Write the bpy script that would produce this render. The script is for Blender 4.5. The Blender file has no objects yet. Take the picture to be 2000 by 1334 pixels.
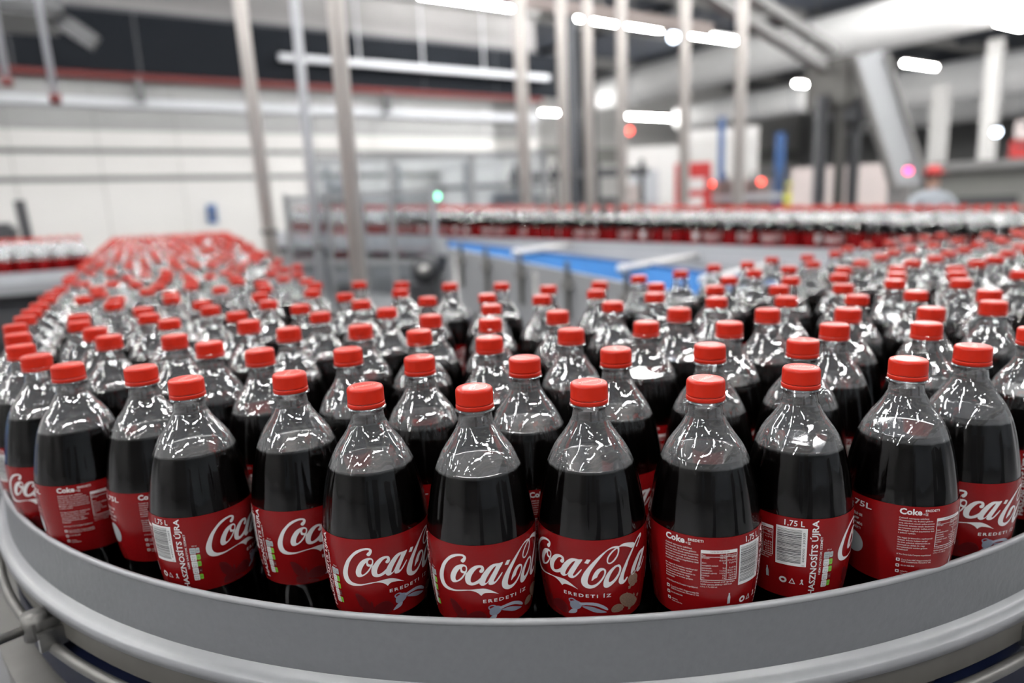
import bpy, bmesh, math, random
import numpy as np
from mathutils import Vector, Matrix

random.seed(7)
RNG = np.random.default_rng(11)
scene = bpy.context.scene
COL = scene.collection
PI = math.pi

# ------------------------------------------------------------------ camera
CAMZ = 1.4956            # eye height; the belt lies 0.4456 below, floor is z = 0
CAP_TOP = CAMZ - 0.14057
BOTTLE_H = 0.302
BELT_Z = CAP_TOP - BOTTLE_H
cam_data = bpy.data.cameras.new('camera')
cam = bpy.data.objects.new('camera', cam_data)
COL.objects.link(cam)
cam_data.sensor_width = 36.0
cam_data.lens = 24.0
cam_data.clip_start = 0.02
cam_data.clip_end = 200.0
CR = Vector((0.83832277, -0.54365937, -0.0406131))
CD = Vector((-0.13976597, -0.14231718, -0.97990372))
CF = Vector((0.52695389, 0.82715193, -0.19529281))
M = Matrix.Identity(4)
for i in range(3):
    M[i][0] = CR[i]
    M[i][1] = -CD[i]
    M[i][2] = -CF[i]
M[2][3] = CAMZ
cam.matrix_world = M
cam_data.dof.use_dof = True
cam_data.dof.focus_distance = 0.555
cam_data.dof.aperture_fstop = 2.6
scene.camera = cam

# ------------------------------------------------------------------ world, exposure
world = bpy.data.worlds.new('hall_world')
scene.world = world
world.use_nodes = True
world.node_tree.nodes['Background'].inputs[0].default_value = (0.5, 0.53, 0.58, 1)
world.node_tree.nodes['Background'].inputs[1].default_value = 0.15
LAMP_STRENGTH = 112.0
ALBEDO = 0.72
scene.view_settings.view_transform = 'Standard'
scene.view_settings.look = 'None'
scene.view_settings.exposure = 0.12
scene.view_settings.gamma = 1.0
scene.view_settings.use_curve_mapping = False
cy = scene.cycles
cy.max_bounces = 6
cy.diffuse_bounces = 3
cy.glossy_bounces = 3
cy.transmission_bounces = 4
cy.transparent_max_bounces = 18
cy.caustics_reflective = False
cy.caustics_refractive = False
cy.sample_clamp_indirect = 6.0
cy.use_denoising = True
cy.use_adaptive_sampling = True
cy.adaptive_threshold = 0.07


# ------------------------------------------------------------------ materials
def nodes(name):
    m = bpy.data.materials.new(name)
    m.use_nodes = True
    nt = m.node_tree
    return m, nt, nt.nodes['Principled BSDF']


def mat(name, col, rough=0.5, metal=0.0, noise=0.0, scale=30.0, bump=0.0, spec=0.5, coat=0.0, stretch=None):
    m, nt, p = nodes(name)
    col = tuple(c * ALBEDO for c in col)
    p.inputs['Base Color'].default_value = (*col, 1)
    p.inputs['Roughness'].default_value = rough
    p.inputs['Metallic'].default_value = metal
    p.inputs['Specular IOR Level'].default_value = spec
    p.inputs['Coat Weight'].default_value = coat
    if noise or bump:
        tc = nt.nodes.new('ShaderNodeTexCoord')
        n = nt.nodes.new('ShaderNodeTexNoise')
        n.inputs['Scale'].default_value = scale
        n.inputs['Detail'].default_value = 5
        if stretch:
            mp = nt.nodes.new('ShaderNodeMapping')
            mp.inputs['Scale'].default_value = stretch
            nt.links.new(tc.outputs['Object'], mp.inputs['Vector'])
            nt.links.new(mp.outputs['Vector'], n.inputs['Vector'])
        else:
            nt.links.new(tc.outputs['Object'], n.inputs['Vector'])
        if noise:
            mx = nt.nodes.new('ShaderNodeMix')
            mx.data_type = 'RGBA'
            mx.inputs[6].default_value = tuple(c * (1 - noise) for c in col) + (1,)
            mx.inputs[7].default_value = tuple(min(1, c * (1 + noise)) for c in col) + (1,)
            nt.links.new(n.outputs['Fac'], mx.inputs[0])
            nt.links.new(mx.outputs[2], p.inputs['Base Color'])
        if bump:
            b = nt.nodes.new('ShaderNodeBump')
            b.inputs['Strength'].default_value = bump
            b.inputs['Distance'].default_value = 0.002
            nt.links.new(n.outputs['Fac'], b.inputs['Height'])
            nt.links.new(b.outputs['Normal'], p.inputs['Normal'])
    return m


def emis(name, col, strength):
    m, nt, p = nodes(name)
    p.inputs['Base Color'].default_value = (*col, 1)
    p.inputs['Emission Color'].default_value = (*col, 1)
    p.inputs['Emission Strength'].default_value = strength
    return m


def thin_clear(name, tint, rough, bumpy=0.0, gain=2.0, base=0.0, haze=0.0):
    """thin clear plastic wall: sees straight through, reflects by Fresnel on both faces"""
    m = bpy.data.materials.new(name)
    m.use_nodes = True
    nt = m.node_tree
    nt.nodes.clear()
    out = nt.nodes.new('ShaderNodeOutputMaterial')
    mix = nt.nodes.new('ShaderNodeMixShader')
    tr = nt.nodes.new('ShaderNodeBsdfTransparent')
    tr.inputs['Color'].default_value = (*tint, 1)
    gl = nt.nodes.new('ShaderNodeBsdfGlossy')
    gl.inputs['Roughness'].default_value = rough
    fr = nt.nodes.new('ShaderNodeFresnel')
    fr.inputs['IOR'].default_value = 1.55
    mul = nt.nodes.new('ShaderNodeMath')
    mul.operation = 'MULTIPLY_ADD'
    mul.use_clamp = True
    mul.inputs[1].default_value = gain
    mul.inputs[2].default_value = base
    nt.links.new(fr.outputs[0], mul.inputs[0])
    nt.links.new(mul.outputs[0], mix.inputs[0])
    see = tr
    if haze:
        hz = nt.nodes.new('ShaderNodeBsdfDiffuse')
        hz.inputs['Color'].default_value = (0.93, 0.94, 0.96, 1)
        see = nt.nodes.new('ShaderNodeMixShader')
        see.inputs[0].default_value = haze
        nt.links.new(tr.outputs[0], see.inputs[1])
        nt.links.new(hz.outputs[0], see.inputs[2])
    nt.links.new(see.outputs[0], mix.inputs[1])
    nt.links.new(gl.outputs[0], mix.inputs[2])
    nt.links.new(mix.outputs[0], out.inputs['Surface'])
    if bumpy:
        tc = nt.nodes.new('ShaderNodeTexCoord')
        n1 = nt.nodes.new('ShaderNodeTexNoise')
        n1.inputs['Scale'].default_value = 60
        n1.inputs['Detail'].default_value = 2
        v = nt.nodes.new('ShaderNodeTexVoronoi')
        v.inputs['Scale'].default_value = 170
        ramp = nt.nodes.new('ShaderNodeMapRange')
        ramp.inputs[1].default_value = 0.0
        ramp.inputs[2].default_value = 0.28
        ramp.inputs[3].default_value = 1.0
        ramp.inputs[4].default_value = 0.0
        add = nt.nodes.new('ShaderNodeMath')
        add.operation = 'MULTIPLY_ADD'
        add.inputs[1].default_value = 0.35
        nt.links.new(tc.outputs['Object'], n1.inputs['Vector'])
        nt.links.new(tc.outputs['Object'], v.inputs['Vector'])
        nt.links.new(v.outputs['Distance'], ramp.inputs[0])
        nt.links.new(ramp.outputs[0], add.inputs[0])
        nt.links.new(n1.outputs['Fac'], add.inputs[2])
        b = nt.nodes.new('ShaderNodeBump')
        b.inputs['Strength'].default_value = bumpy
        b.inputs['Distance'].default_value = 0.0016
        nt.links.new(add.outputs[0], b.inputs['Height'])
        for s in (fr, gl):
            nt.links.new(b.outputs['Normal'], s.inputs['Normal'])
    return m


def bottle_plastic():
    """thin clear PET: two reflecting faces and a white haze brightening the air space in place of caught light, one face where the drink wets it"""
    m = bpy.data.materials.new('clear_bottle_plastic')
    m.use_nodes = True
    nt = m.node_tree
    nt.nodes.clear()
    N = nt.nodes.new
    L = nt.links.new
    out = N('ShaderNodeOutputMaterial')
    tc = N('ShaderNodeTexCoord')
    sep = N('ShaderNodeSeparateXYZ')
    L(tc.outputs['Object'], sep.inputs[0])
    dry = N('ShaderNodeMapRange')                 # 1 above the drink's level
    dry.inputs[1].default_value = BOTTLE_H - 0.0655
    dry.inputs[2].default_value = BOTTLE_H - 0.0635
    L(sep.outputs['Z'], dry.inputs[0])
    tr = N('ShaderNodeBsdfTransparent')
    tr.inputs['Color'].default_value = (0.97, 0.975, 0.98, 1)
    gl = N('ShaderNodeBsdfGlossy')
    gl.inputs['Roughness'].default_value = 0.012
    hz = N('ShaderNodeBsdfDiffuse')  # white diffuse share brightens the clear neck like reflected light
    hz.inputs['Color'].default_value = (0.93, 0.94, 0.96, 1)
    tl = N('ShaderNodeBsdfTranslucent')
    tl.inputs['Color'].default_value = (0.93, 0.94, 0.96, 1)
    hm = N('ShaderNodeMixShader')
    hm.inputs[0].default_value = 0.5
    L(hz.outputs[0], hm.inputs[1])
    L(tl.outputs[0], hm.inputs[2])
    fr = N('ShaderNodeFresnel')
    fr.inputs['IOR'].default_value = 1.57
    g = N('ShaderNodeMath')
    g.operation = 'MULTIPLY_ADD'
    g.inputs[1].default_value = 1.1
    g.inputs[2].default_value = 1.3
    L(dry.outputs[0], g.inputs[0])
    fm = N('ShaderNodeMath')
    fm.operation = 'MULTIPLY'
    fm.use_clamp = True
    L(fr.outputs[0], fm.inputs[0])
    L(g.outputs[0], fm.inputs[1])
    lw = N('ShaderNodeLayerWeight')
    lw.inputs[0].default_value = 0.45
    hf = N('ShaderNodeMath')
    hf.operation = 'MULTIPLY_ADD'
    hf.inputs[1].default_value = 0.42
    hf.inputs[2].default_value = 0.085
    pw_ = N('ShaderNodeMath')
    pw_.operation = 'POWER'
    pw_.inputs[1].default_value = 1.6
    L(lw.outputs['Facing'], pw_.inputs[0])
    L(pw_.outputs[0], hf.inputs[0])
    hd = N('ShaderNodeMath')
    hd.operation = 'MULTIPLY'
    L(hf.outputs[0], hd.inputs[0])
    L(dry.outputs[0], hd.inputs[1])
    m1 = N('ShaderNodeMixShader')
    L(hd.outputs[0], m1.inputs[0])
    L(tr.outputs[0], m1.inputs[1])
    L(hm.outputs[0], m1.inputs[2])
    m2 = N('ShaderNodeMixShader')
    L(fm.outputs[0], m2.inputs[0])
    L(m1.outputs[0], m2.inputs[1])
    L(gl.outputs[0], m2.inputs[2])
    L(m2.outputs[0], out.inputs['Surface'])
    # moulding ripples and beads of moisture inside the shoulder
    mp = N('ShaderNodeMapping')
    mp.inputs['Scale'].default_value = (1, 1, 0.18)
    L(tc.outputs['Object'], mp.inputs['Vector'])
    n1 = N('ShaderNodeTexNoise')
    n1.inputs['Scale'].default_value = 120
    n1.inputs['Detail'].default_value = 1.0
    L(mp.outputs['Vector'], n1.inputs['Vector'])
    v = N('ShaderNodeTexVoronoi')
    v.inputs['Scale'].default_value = 260
    L(tc.outputs['Object'], v.inputs['Vector'])
    bead = N('ShaderNodeMapRange')
    bead.inputs[1].default_value = 0.05
    bead.inputs[2].default_value = 0.30
    bead.inputs[3].default_value = 1.0
    bead.inputs[4].default_value = 0.0
    L(v.outputs['Distance'], bead.inputs[0])
    bd_ = N('ShaderNodeMath')
    bd_.operation = 'MULTIPLY'
    L(bead.outputs[0], bd_.inputs[0])
    L(dry.outputs[0], bd_.inputs[1])
    add = N('ShaderNodeMath')
    add.operation = 'MULTIPLY_ADD'
    add.inputs[1].default_value = 0.45
    L(bd_.outputs[0], add.inputs[0])
    L(n1.outputs['Fac'], add.inputs[2])
    b = N('ShaderNodeBump')
    b.inputs['Strength'].default_value = 0.2
    b.inputs['Distance'].default_value = 0.0016
    L(add.outputs[0], b.inputs['Height'])
    L(b.outputs['Normal'], fr.inputs['Normal'])
    L(b.outputs['Normal'], gl.inputs['Normal'])
    return m


MT = {
    'pet': bottle_plastic(),
    'pet_far': thin_clear('clear_shoulder_plastic', (0.93, 0.94, 0.95), 0.05, 0.0, 2.6, 0.03, 0.28),  # strong white haze paints the lamp-lit brightness onto far shoulders
    'liquid': mat('dark_cola', (0.003, 0.002, 0.0018), 0.3, spec=0.03),
    'liquid_top': mat('cola_surface', (0.012, 0.008, 0.007), 0.03, spec=1.0),
    'cap': mat('red_cap_plastic', (0.56, 0.022, 0.008), 0.28, noise=0.05, scale=400, spec=0.22),
    'cap_print': mat('pale_cap_print', (0.85, 0.42, 0.36), 0.4),
    'label': mat('red_label_film', (0.235, 0.0042, 0.0055), 0.26, noise=0.05, scale=25, bump=0.35, spec=0.3),
    'white': mat('white_print', (0.8, 0.8, 0.8), 0.35),
    'black': mat('black_print', (0.01, 0.01, 0.012), 0.4),
    'green': mat('green_print', (0.22, 0.55, 0.05), 0.35),
    'greyprint': mat('grey_print', (0.45, 0.5, 0.52), 0.35),
    'darkred': mat('dark_red_print', (0.12, 0.006, 0.008), 0.35),
    'bluegrey': mat('ornament_print', (0.29, 0.33, 0.42), 0.35),
    'palegrey': mat('ornament_light_print', (0.42, 0.46, 0.55), 0.35),
    'brown': mat('biscuit_print', (0.26, 0.17, 0.12), 0.4, noise=0.7, scale=900),
    'rail': mat('grey_guide_rail', (0.175, 0.182, 0.192), 0.40, noise=0.1, scale=160, bump=0.25),
    'rail_edge': mat('pale_rail_edge', (0.315, 0.32, 0.335), 0.34, noise=0.06, scale=90),
    'steel': mat('stainless_steel', (0.52, 0.52, 0.51), 0.3, 1.0, noise=0.12, scale=60, stretch=(1, 1, 12)),
    'steel_dull': mat('dull_steel', (0.19, 0.185, 0.175), 0.45, 0.6, noise=0.15, scale=40),
    'beige': mat('beige_side_plate', (0.12, 0.113, 0.10), 0.5, noise=0.2, scale=35),
    'navy': mat('navy_belt_edge', (0.003, 0.007, 0.028), 0.5, spec=0.2),
    'belt': mat('black_belt', (0.012, 0.012, 0.014), 0.55),
    'blue': mat('blue_belt', (0.010, 0.125, 0.36), 0.8, noise=0.15, scale=20, spec=0.1),
    'light_steel': mat('light_grey_rail', (0.55, 0.565, 0.60), 0.4, 0.0, noise=0.06, scale=15),
    'white_paint': mat('white_paint', (0.82, 0.81, 0.79), 0.45, noise=0.03, scale=3),
    'fabric': mat('white_duct_fabric', (1.0, 1.0, 0.99), 0.8, noise=0.03, scale=2),
    'post': mat('brushed_post_steel', (0.60, 0.56, 0.53), 0.42, 0.35, noise=0.08, scale=9),
    'wall': mat('white_wall_panel', (0.70, 0.69, 0.67), 0.55, noise=0.03, scale=1.5),
    'wall_grey': mat('grey_wall_cladding', (0.33, 0.33, 0.33), 0.6, noise=0.06, scale=3),
    'dark_wall': mat('dark_grey_wall', (0.38, 0.42, 0.47), 0.6, noise=0.06, scale=3),
    'seam': mat('dark_seam', (0.16, 0.16, 0.16), 0.7),
    'window_dark': mat('dark_glazing', (0.010, 0.012, 0.016), 0.7, spec=0.08),
    'red_pipe': mat('dark_red_pipe', (0.16, 0.02, 0.018), 0.5),
    'roof': mat('blue_grey_roof', (0.085, 0.097, 0.125), 0.7, noise=0.15, scale=1.2),
    'roof_light': mat('grey_roof', (0.28, 0.27, 0.27), 0.7, noise=0.12, scale=1.0),
    'beam': mat('grey_beam', (0.23, 0.225, 0.22), 0.5, noise=0.1, scale=4),
    'dark_beam': mat('dark_beam', (0.05, 0.055, 0.065), 0.5, noise=0.1, scale=4),
    'pink_beam': mat('pinkish_grey_rail', (0.42, 0.35, 0.33), 0.5),
    'floor': mat('pale_concrete_floor', (0.30, 0.30, 0.31), 0.35, noise=0.12, scale=2.5),
    'machine': mat('grey_machine_paint', (0.36, 0.37, 0.385), 0.45, noise=0.08, scale=5),
    'machine_dark': mat('dark_machine_metal', (0.06, 0.062, 0.068), 0.45),
    'pinkwhite': mat('pinkish_white_sheet', (0.80, 0.70, 0.67), 0.6, noise=0.03, scale=3),
    'red': mat('red_paint', (0.62, 0.03, 0.03), 0.4),
    'cabinet_white': mat('cooler_sign_white', (0.85, 0.8, 0.8), 0.4),
    'blue_paint': mat('blue_paint', (0.04, 0.12, 0.33), 0.5),
    'olive': mat('grey_green_wall', (0.30, 0.30, 0.28), 0.6, noise=0.05, scale=2),
    'yellow': mat('yellow_vest', (0.75, 0.72, 0.06), 0.7),
    'coat': mat('grey_work_jacket', (0.40, 0.43, 0.47), 0.8, noise=0.1, scale=20),
    'trousers': mat('dark_trousers', (0.03, 0.035, 0.05), 0.8),
    'skin': mat('skin', (0.55, 0.33, 0.25), 0.5),
    'hair': mat('dark_hair', (0.03, 0.02, 0.016), 0.6),
    'panel_clear': thin_clear('clear_guard_panel', (0.86, 0.88, 0.90), 0.06, 0.0, 1.6, 0.05),
    'tube': emis('lamp_tube', (1.0, 0.99, 0.97), LAMP_STRENGTH),
    'signal_red': emis('red_signal_light', (1.0, 0.08, 0.05), 6.0),
    'signal_green': emis('green_signal_light', (0.25, 1.0, 0.6), 5.0),
    'signal_white': emis('cool_white_light', (0.75, 0.85, 1.0), 12.0),
    'signal_pink': emis('magenta_signal_light', (1.0, 0.05, 0.25), 5.0),
}


# ------------------------------------------------------------------ mesh helpers
def link(name, me, parent=None, loc=None):
    o = bpy.data.objects.new(name, me)
    COL.objects.link(o)
    if parent:
        o.parent = parent
    if loc is not None:
        o.location = loc
    return o


def mesh_from(name, verts, faces, mats, idx=None, smooth=False):
    me = bpy.data.meshes.new(name)
    me.from_pydata([tuple(v) for v in verts], [], [tuple(f) for f in faces])
    for m in (mats if isinstance(mats, (list, tuple)) else [mats]):
        me.materials.append(m)
    if idx is not None:
        me.polygons.foreach_set('material_index', idx)
    if smooth:
        me.polygons.foreach_set('use_smooth', [True] * len(me.polygons))
    me.update()
    return me


def tag(o, label=None, cat=None, group=None, kind=None):
    for k, v in (('label', label), ('category', cat), ('group', group), ('kind', kind)):
        if v:
            o[k] = v
    return o


def empty(name, loc, label, cat, group=None, rz=0.0, kind=None):
    o = bpy.data.objects.new(name, None)
    COL.objects.link(o)
    o.location = loc
    o.rotation_euler = (0, 0, rz)
    o.empty_display_size = 0.1
    return tag(o, label, cat, group, kind)


class MB:
    """collects shapes for one mesh object"""

    def __init__(self):
        self.v, self.f, self.sm = [], [], []

    def add(self, v, f, smooth=False):
        b = len(self.v)
        self.v += [tuple(p) for p in v]
        self.f += [tuple(i + b for i in q) for q in f]
        self.sm += [smooth] * len(f)
        return self

    def box(self, a, b, bev=0.0):
        x0, y0, z0 = a
        x1, y1, z1 = b
        if bev <= 0:
            v = [(x0, y0, z0), (x1, y0, z0), (x1, y1, z0), (x0, y1, z0), (x0, y0, z1), (x1, y0, z1), (x1, y1, z1), (x0, y1, z1)]
            f = [(0, 3, 2, 1), (4, 5, 6, 7), (0, 1, 5, 4), (1, 2, 6, 5), (2, 3, 7, 6), (3, 0, 4, 7)]
            return self.add(v, f)
        bm = bmesh.new()
        bmesh.ops.create_cube(bm, size=1)
        for p in bm.verts:
            p.co = Vector(((x0 + x1) / 2 + p.co.x * (x1 - x0), (y0 + y1) / 2 + p.co.y * (y1 - y0), (z0 + z1) / 2 + p.co.z * (z1 - z0)))
        bmesh.ops.bevel(bm, geom=bm.edges[:], offset=bev, segments=2, affect='EDGES')
        bm.verts.index_update()
        self.add([p.co[:] for p in bm.verts], [[p.index for p in f.verts] for f in bm.faces])
        bm.free()
        return self

    def bar(self, p, q, w, h=None, up=(0, 0, 1)):
        """box-section bar from p to q"""
        h = h or w
        p, q = Vector(p), Vector(q)
        d = (q - p).normalized()
        u = Vector(up)
        if abs(d.dot(u)) > 0.98:
            u = Vector((0, 1, 0))
        s = d.cross(u).normalized()
        t = s.cross(d).normalized()
        v = []
        for c in (p, q):
            for a, b in ((-1, -1), (1, -1), (1, 1), (-1, 1)):
                v.append(c + s * (a * w / 2) + t * (b * h / 2))
        f = [(3, 2, 1, 0), (4, 5, 6, 7), (0, 1, 5, 4), (1, 2, 6, 5), (2, 3, 7, 6), (3, 0, 4, 7)]
        return self.add(v, f)

    def tube(self, path, r, n=12, caps=True):
        path = [Vector(p) for p in path]
        rs = r if isinstance(r, (list, tuple)) else [r] * len(path)
        v, f = [], []
        prev = None
        for i, p in enumerate(path):
            d = (path[min(i + 1, len(path) - 1)] - path[max(i - 1, 0)]).normalized()
            if prev is None:
                u = Vector((0, 0, 1)) if abs(d.z) < 0.95 else Vector((1, 0, 0))
                prev = d.cross(u).normalized()
            s = (prev - d * prev.dot(d)).normalized()
            prev = s
            t = d.cross(s)
            for k in range(n):
                a = 2 * PI * k / n
                v.append(p + s * (math.cos(a) * rs[i]) + t * (math.sin(a) * rs[i]))
        for i in range(len(path) - 1):
            for k in range(n):
                k2 = (k + 1) % n
                f.append((i * n + k, i * n + k2, (i + 1) * n + k2, (i + 1) * n + k))
        if caps:
            f.append(tuple(range(n - 1, -1, -1)))
            f.append(tuple((len(path) - 1) * n + k for k in range(n)))
        return self.add(v, f, True)

    def sphere(self, c, r, n=10):
        c = Vector(c)
        v, f = [], []
        for i in range(n + 1):
            th = PI * i / n
            for k in range(2 * n):
                a = PI * k / n
                v.append(c + Vector((math.sin(th) * math.cos(a), math.sin(th) * math.sin(a), math.cos(th))) * r)
        for i in range(n):
            for k in range(2 * n):
                k2 = (k + 1) % (2 * n)
                f.append((i * 2 * n + k, (i + 1) * 2 * n + k, (i + 1) * 2 * n + k2, i * 2 * n + k2))
        return self.add(v, f, True)

    def sweep(self, path, prof, closed_prof=True):
        """sweep an (offset, z) profile along a plan path given as [(x, y, nx, ny)]; offset runs along the normal"""
        n = len(prof)
        v, f = [], []
        for (x, y, nx, ny) in path:
            for (o, z) in prof:
                v.append((x + nx * o, y + ny * o, z))
        m = n if closed_prof else n - 1
        for i in range(len(path) - 1):
            for k in range(m):
                k2 = (k + 1) % n
                f.append((i * n + k, (i + 1) * n + k, (i + 1) * n + k2, i * n + k2))
        if closed_prof:
            f.append(tuple(range(n)))
            f.append(tuple((len(path) - 1) * n + k for k in range(n - 1, -1, -1)))
        return self.add(v, f)

    def build(self, name, material, parent=None, smooth=None):
        me = mesh_from(name, self.v, self.f, material)
        me.polygons.foreach_set('use_smooth', [smooth] * len(self.f) if smooth is not None else self.sm)
        return link(name, me, parent)


def inverse_parent(o, parent):
    """children are modelled in world coordinates: keep them there under a moved parent"""
    o.parent = parent
    o.matrix_parent_inverse = (Matrix.Translation(parent.location) @ Matrix.Rotation(parent.rotation_euler.z, 4, 'Z')).inverted()
    return o


def wpart(mb, name, m, parent, smooth=None):
    return inverse_parent(mb.build(name, m, None, smooth), parent)


# plan positions (mm) of the bottles, and the label script outlines (turn angle in degrees, drop in mm)
PTS = [(-64,1001),(-46,910),(-17,823),(44,753),(73,665),(153,619),(190,527),(257,463),(335,414),(411,361),(499,333),(583,295),(674,283),(798,281),(347,524),(273,598),(435,495),
    (513,446),(594,400),(233,689),(759,365),(158,755),(690,427),(375,635),(469,610),(622,513),(122,844),(560,583),(336,732),(862,411),(794,475),(955,383),(96,932),(729,542),(297,822),
    (28,993),(221,874),(1080,329),(441,742),(660,626),(-72,1111),(538,728),(399,829),(16,1084),(1057,430),(195,980),(906,530),(835,591),(992,495),(1166,385),(767,656),(643,737),
    (108,1085),(294,977),(-80,1222),(507,848),(-1,1175),(381,937),(200,1083),(90,1176),(747,759),(1002,609),(1159,512),(929,671),(615,873),(0,1267),(297,1087),(-72,1323),(1099,582),
    (386,1054),(870,748),(181,1192),(481,1006),(714,860),(567,960),(91,1276),(1321,494),(1426,445),(272,1187),(1263,565),(-66,1415),(838,848),(1040,729),(1198,632),(183,1284),
    (1125,693),(698,970),(401,1174),(55,1409),(987,817),(794,945),(1511,490),(495,1146),(1354,609),(-58,1517),(287,1313),(671,1082),(151,1416),(1305,689),(376,1284),(906,963),
    (65,1501),(603,1159),(1239,754),(1597,535),(1104,854),(1477,627),(12,1576),(1196,843),(548,1260),(160,1508),(1020,964),(-48,1645),(1434,727),(1579,638),(1679,587),(328,1449),
    (493,1349),(254,1517),(1378,802),(421,1415),(43,1662),(1312,868),(129,1630),(1145,988),(1543,736),(-40,1758),(1237,975),(1851,585),(1727,675),(218,1656),(351,1572),(436,1524),
    (1532,846),(43,1797),(160,1728),(1681,774),(1843,682),(-26,1876),(1356,1001),(1932,637),(322,1681),(1451,975),(417,1644),(124,1840),(1796,793),(1664,890),(1936,731),(242,1813),
    (80,1922),(2025,685),(1569,979),(21,1993),(191,1903),(473,1727),(340,1814),(1786,911),(-7,2081),(1957,832),(298,1896),(2192,691),(434,1823),(1715,1037),(1906,917),(253,1977),
    (124,2072),(2103,832),(2190,783),(2272,735),(-8,2189),(219,2065),(352,1983),(487,1903),(1835,1054),(171,2153),(2188,880),(2100,945),(2275,835),(1948,1054),(2,2310),(404,2068),
    (544,1983),(231,2227),(97,2320),(2441,827),(2365,882),(502,2071),(2533,788),(2087,1080),(48,2408),(2356,981),(2445,933),(2529,880),(415,2229),(281,2317),(2212,1090),(2621,831),
    (101,2486),(376,2313),(2304,1087),(2534,973),(198,2472),(2698,883),(2619,933),(340,2399),(471,2322),(292,2481),(27,2651),(162,2565),(574,2312),(2784,938),(394,2477),(526,2405),
    (77,2728),(348,2560),(2793,1033),(2959,941),(39,2812),(302,2651),(171,2735),(443,2563),(548,2563),(2957,1034),(3041,987),(94,2893),(360,2725),(495,2645),(226,2817),(52,2984),
    (452,2733),(323,2819),(593,2649),(144,2980),(279,2899),(99,3064),(638,2730),(508,2815),(199,3060),(334,2978),(65,3154),(602,2815),(246,3140),(122,3231),(381,3067),(517,2983),
    (656,2895),(77,3317),(303,3226),(434,3148),(172,3317),(572,3065),(673,3062),(89,3480),(356,3311),(492,3228),(636,3150),(314,3397),(182,3484),(541,3306),(412,3397),(681,3236),
    (101,3640),(241,3560),(199,3643),(467,3476),(333,3565),(601,3395),(694,3385),(151,3732),(426,3565),(560,3479),(252,3727),(654,3482),(201,3811),(478,3643),(746,3477),(305,3805),
    (438,3731),(570,3648),(256,3898),(127,3982),(669,3649),(357,3894),(219,3985),(486,3814),(622,3729),(761,3643),(313,3978),(582,3816),(140,4152),(408,3984),(680,3812),(233,4147),
    (504,3980),(780,3814),(597,3971),(459,4062),(729,3895),(152,4311),(285,4226),(553,4063),(833,3890),(651,4062),(788,3979),(334,4310),(479,4221),(164,4477),(299,4395),(433,4315),
    (703,4145),(832,4063),(532,4314),(478,4395),(348,4479),(215,4564),(626,4305),(756,4224),(177,4648),(584,4400),(401,4555),(269,4643),(526,4482),(811,4310),(223,4729),(361,4646),
    (635,4477),(764,4398),(588,4557),(190,4817),(870,4391),(419,4727),(689,4555),(284,4814),(822,4475),(237,4900),(781,4559),(916,4476),(511,4736),(336,4895),(609,4727),(879,4564),
    (293,4982),(433,4895),(797,4723),(653,4816),(927,4642),(214,5141),(344,5063),(889,4726),(573,4982),(711,4899),(845,4821),(264,5222),(942,4801),(226,5309),(629,5055),(499,5138),
    (356,5230),(901,4895),(725,5054),(458,5225),(596,5144),(408,5307),(279,5390),(951,4978),(505,5309),(783,5136),(643,5226),(326,5475),(464,5399),(744,5228),(605,5316),(1009,5061),
    (289,5564),(967,5143),(382,5556),(519,5476),(791,5308),(252,5653),(616,5470),(883,5308),(1024,5224),(566,5563),(441,5645),(264,5807),(797,5472),(669,5560),(939,5395),(356,5802),
    (488,5725),(764,5561),(1034,5391),(311,5886),(720,5642),(592,5728),(994,5475),(276,5972),(407,5900),(947,5558),(819,5645),(505,5886),(1046,5556),(326,6062),(735,5806),(1007,5640),
    (869,5727),(421,6052),(552,5973),(289,6146),(964,5721),(789,5888),(652,5975),(924,5808),(470,6136),(338,6224),(750,5972),(616,6063),(882,5902),(302,6310),(1105,5801),(707,6055),
    (976,5890),(533,6221),(393,6312),(658,6147),(799,6061),(1071,5889),(314,6475),(583,6307),(842,6143),(448,6395),(721,6227),(1119,5976),(991,6059),(945,6139),(364,6555),(632,6390),
    (902,6223),(771,6308),(1039,6145),(463,6557),(998,6226),(866,6312),(1142,6143),(559,6551),(422,6639),(814,6393),(688,6475),(1092,6223),(920,6390),(783,6480),(1051,6309),(606,6643),
    (876,6472),(339,6814),(1146,6307),(430,6801),(700,6638),(391,6890),(524,6808),(661,6725),(793,6642),(1060,6474),(929,6559),(1207,6390),(351,6975),(484,6892),(1026,6559),
    (1160,6478),(578,6887),(444,6976),(848,6720),(717,6804),(988,6645),(541,6976),(1211,6555),(363,7132),(762,6885),(495,7056),(901,6802),(1166,6642),(1042,6722),(594,7052),(859,6885),
    (458,7144),(729,6980),(1002,6812),(823,6973),(1227,6721),(376,7298),(642,7137),(1178,6803),(914,6972),(780,7058),(1050,6890),(878,7057),(1145,6889),(564,7293),(431,7384),
    (696,7222),(1104,6975),(388,7466),(1057,7055),(1196,6972),(796,7228),(933,7142),(481,7472),(617,7387),(1156,7054),(1300,6969),(848,7304),(980,7225),(1117,7138),(1259,7057),
    (535,7553),(803,7385),(674,7469),(1212,7137),(1076,7224),(627,7548),(899,7385),(1170,7227),(726,7556),(993,7387),(860,7474),(1270,7225),(1090,7387),(1218,7309),(912,7550),
    (1041,7471),(1325,7305),(1140,7469),(1280,7386),(1233,7467),(1197,7552),(1329,7472),(1382,7554)]
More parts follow.
